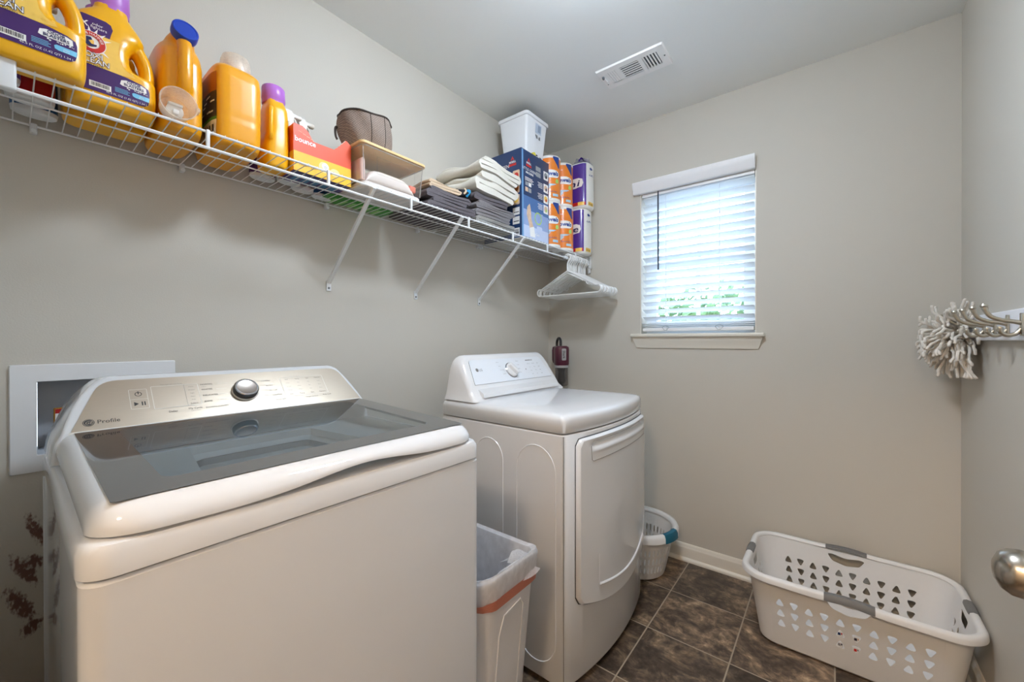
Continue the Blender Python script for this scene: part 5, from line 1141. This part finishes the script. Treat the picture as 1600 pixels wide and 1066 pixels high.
# rolled rim, running all round
rimp = rrect(-ax1-.010, ax1+.010, -ay1-.010, ay1+.010, rc1+.010, 10)
def rimz(x, y): return HBk+.006+.006*math.exp(-(x/.06)**2)*(1 if abs(y) > .15 else 0)-.0
dense = []
for i in range(len(rimp)):
    p, q = Vector(rimp[i]), Vector(rimp[(i+1) % len(rimp)]); m_ = max(1, int((q-p).length/.02)); dense += [tuple(p.lerp(q, j/m_)) for j in range(m_)]
prof = [(-.012, -.004), (-.010, .004), (-.002, .008), (.008, .006), (.013, -.002), (.014, -.016), (.0115, -.016), (.010, -.004), (.004, .0025), (-.004, .003)]
rg = []
for i, (x, y) in enumerate(dense):
    p, q = Vector(dense[i-1]), Vector(dense[(i+1) % len(dense)]); tg = (q-p).normalized(); nr = Vector((tg.y, -tg.x)); rg.append([(x+nr.x*d, y+nr.y*d, rimz(x, y)+e) for d, e in prof])
rg.append(rg[0]); b = MB(); b.loft(rg, BAS, False, False); b.build('rim', LB, angle=60)
for nm, p0, p1 in (('n', (-.068, ay1+.010), (.068, ay1+.010)), ('s', (-.068, -ay1-.010), (.068, -ay1-.010)), ('e', (ax1+.010, -.042), (ax1+.010, .042)), ('w', (-ax1-.010, -.042), (-ax1-.010, .042))):
    b = MB(); pr2 = [(d*1.12+(.0006 if d > 0 else -.0006), e*1.12+.0012) for d, e in prof]; rg = []
    for i in range(13):
        k = i/12; x, y = p0[0]+(p1[0]-p0[0])*k, p0[1]+(p1[1]-p0[1])*k; nr = Vector((0, 1 if y > 0 else -1)) if nm in 'ns' else Vector((1 if x > 0 else -1, 0)); sc_ = 1-.12*(2*k-1)**6; dip = .004*math.cos(2*PI*k)*0
        rg.append([(x+nr.x*d*sc_, y+nr.y*d*sc_, rimz(x, y)+e*sc_+(.003*math.sin(PI*k) if e < -.01 else 0)) for d, e in pr2])
    b.loft(rg, GRIP); b.build('grip', LB)
for k, (u, v) in enumerate(((-.0228+.0, .145), (.0228, .145), (-.0228, .104), (.0228, .104))):
    b = MB(); Fs = lambda u, v, h: tuple(Vector(lbpt('s', u/.235, v))+Vector((0, -.002, 0)))
    q = tri(u, v, .0118, k % 2 == 0); b.fill([q], WHI, Fs)
    Fs2 = lambda u, v, h: tuple(Vector(lbpt('s', u/.235, v))+Vector((0, -.0027, 0)))
    b.fill([rrect(u-.007, u+.001, v-.006, v+.004, .001, 2)], (BXN, DKL, BXT, LRED)[k], Fs2); b.fill([rrect(u+.002, u+.006, v-.002, v+.005, .001, 2)], (LRED, SKIN, DKL, BXT)[k], Fs2)
    b.build('paper_insert', LB)

SB = thing('laundry_basket', 'small round white laundry basket with teal grips behind the dryer', 'laundry basket', (0.705, 2.0520, 0.0005))
b = MB(); hS = .235; ra0, ra1 = .125, .175
def sbp(u, v, h): k = v/hS; r_ = ra0+(ra1-ra0)*k**.8; a = u; return ((r_+h)*math.cos(a), (r_+h)*math.sin(a), v)
nseg = 12
for sgm in range(nseg):
    a0 = 2*PI*sgm/nseg; a1 = 2*PI*(sgm+1)/nseg; holes = []
    for rw in range(3):
        for c in range(4):
            cu = a0+(a1-a0)*(c+.5)/4; cv = .060+.046*rw; holes.append(rpoly([(cu-.022, cv-.017), (cu+.022, cv-.017), (cu+.022, cv+.017), (cu-.022, cv+.017)], [.012]*4, 3))
    out = [(a0, hS), (a0, .14), (a0, .012)]+[(a0+(a1-a0)*i/8, .012) for i in range(1, 8)]+[(a1, .012), (a1, .14), (a1, hS)]+[(a1-(a1-a0)*i/8, hS) for i in range(1, 8)]
    b.fill([out]+holes, BAS, sbp)
b.loft([[sbp(2*PI*i/48, .012, 0) for i in range(48)], [sbp(2*PI*i/48, .001, -.01) for i in range(48)]], BAS, False, True); b.build('basket_body', SB, mods=(('SOLIDIFY', dict(thickness=.0026, offset=0)), ('EDGE_SPLIT', dict(split_angle=math.radians(40)))), angle=50)
b = MB(); rg = []
for i in range(60):
    a = 2*PI*i/60; rg.append([((ra1+.008+d*1.25)*math.cos(a), (ra1+.008+d*1.25)*math.sin(a), hS+.004+e*1.6) for d, e in prof])
rg.append(rg[0]); b.loft(rg, BAS, False, False); b.build('rim', SB, angle=60)
for ac in (-.25, -.25+PI):
    b = MB(); rg = []
    for i in range(11):
        a = ac-.26+.52*i/10; rg.append([((ra1+.008+d*1.4)*math.cos(a), (ra1+.008+d*1.4)*math.sin(a), hS+.005+e*1.75) for d, e in prof])
    b.loft(rg, GRIPT); b.build('grip', SB)

# ------------------------------------------------------------------ upright vacuum in the corner
MAR = mat('vacuum_maroon', (72, 15, 40), .28, var=.06, coat=.4); VBK = mat('vacuum_black', (26, 24, 28), .4); VCL = clear('dust_cup_clear', (225, 222, 222), rough=.06, haze=((150, 146, 144), .25)); VSL = mat('vacuum_silver', (184, 184, 188), .3, .6)
VC = thing('stick_vacuum', 'maroon stick vacuum with clear dust cup standing in the corner behind the dryer', 'vacuum', (0.160, 2.1600, 0), math.radians(-38))
b = MB(); b.loft([sring(.035, 0, d, w, z, 3, 28) for z, d, w in ((1.030, .036, .040), (1.040, .040, .044), (1.130, .041, .045), (1.143, .038, .042), (1.150, .028, .030))], MAR); b.build('motor_body', VC)
b = MB(); b.loft([sring(-.045, 0, d, w, z, 2.6, 24) for z, d, w in ((1.040, .018, .026), (1.06, .026, .032), (1.12, .028, .033), (1.142, .024, .028), (1.147, .012, .018))], MAR); b.rbox(-.03, .01, -.016, .016, 1.055, 1.075, VBK, .004); b.build('rear_housing', VC)
b = MB(); b.tube(spline([(-.045, 0, 1.140), (-.046, 0, 1.170), (-.030, 0, 1.192), (.000, 0, 1.196), (.018, 0, 1.180), (.020, 0, 1.146)], 6), .0085, VBK, 10); b.build('carry_handle', VC)
b = MB(); b.lathe([(.036, .905), (.040, .910), (.040, 1.018), (.038, 1.020)], VCL, 28, (.035, 0, 0), cap0=True, cap1=False); b.lathe([(.010, .912), (.026, .930), (.020, .99), (.03, 1.018)], VBK, 20, (.035, 0, 0)); b.lathe([(.042, 1.016), (.043, 1.022), (.042, 1.031)], VSL, 28, (.035, 0, 0), cap0=False, cap1=False); b.build('dust_cup', VC)
b = MB(); Fv = lambda u, v, h: (.0762+h, v*1.0, 1.128-u)
b.fill([rrect(-.006, .066, -.013, .015, .006, 4)], VSL, Fv, .0004); b.text('Shark', DARKT, Fv, .030, -.006, .021, .0012, bold=.0004); b.build('badge', VC)
b = MB(); b.tube([(-.020, 0, 1.06), (-.020, 0, .100)], .016, VSL, 16); b.tube([(-.020, 0, .93), (.0, 0, .92), (.030, 0, .906)], .012, VBK, 10); b.build('tube', VC)
b = MB(); b.rbox(-.070, .050, -.105, .105, .006, .070, MAR, .018); b.rbox(.030, .062, -.105, .105, .004, .050, VBK, .012); b.tube([(-.020, 0, .060), (-.020, 0, .110)], .022, VBK, 14); b.build('floor_head', VC)
for s in (-1, 1):
    b = MB(); b.lathe([(.004, -.008), (.020, -.008), (.020, .008), (.004, .008)], VBK, 18, (-.055, s*.085, .0205), 'y'); b.build('wheel', VC)

# ------------------------------------------------------------------ hook rail, mop head, door knob on the right
NIK = mat('hook_nickel', (196, 190, 176), .3, 1.0); HBW = mat('hook_board_white', (236, 238, 244), .35, var=.01)
HR = thing('hook_rail', 'white wall board with a row of satin nickel double coat hooks', 'hook rail', (XR, 1.80, 1.225))
b = MB(); b.rbox(XR-.018, XR-.0006, 1.470, 2.165, 1.184, 1.266, HBW, .004); b.build('board', HR, True)
for yh in (1.560, 1.665, 1.776, 1.881, 1.988, 2.092):
    b = MB(); xb = XR-.018
    b.rbox(xb-.0045, xb, yh-.009, yh+.009, 1.197, 1.253, NIK, .004)
    b.tube(spline([(xb-.003, yh, 1.228), (xb-.016, yh, 1.232), (xb-.034, yh, 1.236), (xb-.052, yh, 1.245), (xb-.060, yh, 1.258), (xb-.064, yh, 1.272)], 5), [.0055]*10+[.0050]*12+[.0062]*4, NIK, 10)
    b.lathe([(.001, 0), (.006, .0015), (.0082, .006), (.006, .0105), (.001, .012)], NIK, 14, (xb-.0645, yh, 1.268))
    b.tube(spline([(xb-.003, yh, 1.214), (xb-.012, yh, 1.202), (xb-.026, yh, 1.198), (xb-.036, yh, 1.206), (xb-.038, yh, 1.216)], 5), [.0050]*16+[.0056]*5, NIK, 10)
    b.lathe([(.001, 0), (.0055, .0015), (.007, .0055), (.0055, .0095), (.001, .011)], NIK, 12, (xb-.038, yh, 1.210)); b.build('double_hook', HR, True)
COT = mat('mop_cotton', (234, 227, 217), .95, var=.12, vscale=220, bump=.8, bscale=600)
MO = thing('mop_head', 'fluffy white cotton mop head hanging from the end hook in the corner', 'mop head', (1.836, 2.058, 1.200))
b = MB(); rr = random.Random(11)
for i in range(340):
    # cords fan out from a band near the hook, arch away from the wall and droop
    d = Vector((rr.gauss(-.25, .8), rr.gauss(-.15, .8), rr.gauss(-.08, .85))).normalized()
    if d.x > .35: continue
    L_ = rr.uniform(.070, .112)*(1.12 if d.z < 0 else 1.0); s0 = Vector((rr.uniform(-.004, .012), rr.uniform(-.03, .03), rr.uniform(-.03, .02)))
    side_ = d.cross(Vector((0, 0, 1)))*rr.uniform(-.012, .012)
    p1 = s0+d*L_*.5+side_+Vector((0, 0, .006)); p2 = s0+d*L_*.88-side_*.5; p3 = s0+d*L_+Vector((rr.uniform(-.006, .006), rr.uniform(-.006, .006), -.016 if d.z < .4 else .014))
    P_ = spline([s0, p1, p2, p3], 4); P_ = [Vector(q)+Vector((rr.uniform(-.0014, .0014), rr.uniform(-.0014, .0014), rr.uniform(-.0014, .0014))) for q in P_]
    P_ = [Vector((max(-.086, min(q.x, .030)), max(-.13, min(.15, q.y)), max(-.150, q.z))) for q in P_]
    b.tube(P_, [.0046]*(len(P_)-1)+[.0036], COT, 6)
for i in range(26):
    y = rr.uniform(-.06, .03); b.tube(spline([(.010, y*.4, .012), (-.01, y, -.03), (.0+.02*rr.random(), y*1.5, -.09), (.005+.028*rr.random(), y*1.9, -.140)], 4), .0048, COT, 6)
b.build('cords', MO, angle=180)
b = MB(); b.rbox(-.002, .022, -.030, .030, -.012, .012, mat('mop_band', (196, 186, 172), .9), .006); b.tube(spline([(.020, .010, .010), (.030, .012, .024), (.024, .012, .036), (.010, .010, .030), (.014, .008, .010)], 5), .0035, COT, 8); b.build('band', MO)
# door swung open against the right wall; of it the frame shows only the knob
DOORP = mat('door_white', (226, 228, 228), .4, var=.012)
dr_ = thing('door_1', 'white panel door swung open along the right wall with satin nickel knob', 'door', (1.765, .40, 0)); struct(dr_)
b = MB(); b.rbox(1.747, 1.782, -.060, .850, .010, 2.035, DOORP, .003)
for z0, z1 in ((.12, .80), (.95, 1.50), (1.58, 1.94)):
    for y0, y1 in ((.04, .36), (.44, .76)): b.rbox(1.7445, 1.748, y0, y1, z0, z1, DOORP, .0015)
b.build('door_panel', dr_, True)
b = MB(); kx, ky, kz = 1.747, .792, .893
b.lathe([(.0005, 0), (.032, 0), (.033, -.004), (.030, -.009), (.014, -.012), (.0125, -.030), (.016, -.036), (.023, -.042), (.0275, -.050), (.0290, -.060), (.0275, -.070), (.022, -.078), (.012, -.083), (.001, -.0845)], mat('knob_nickel', (176, 168, 156), .24, 1.0), 40, (kx, ky, kz), 'x'); b.build('door_knob', dr_, True)
for z in (.25, 1.05, 1.85):
    b = MB(); b.tube([(1.787, -.062, z-.045), (1.787, -.062, z+.045)], .006, NIK, 10); b.build('hinge', dr_, True)
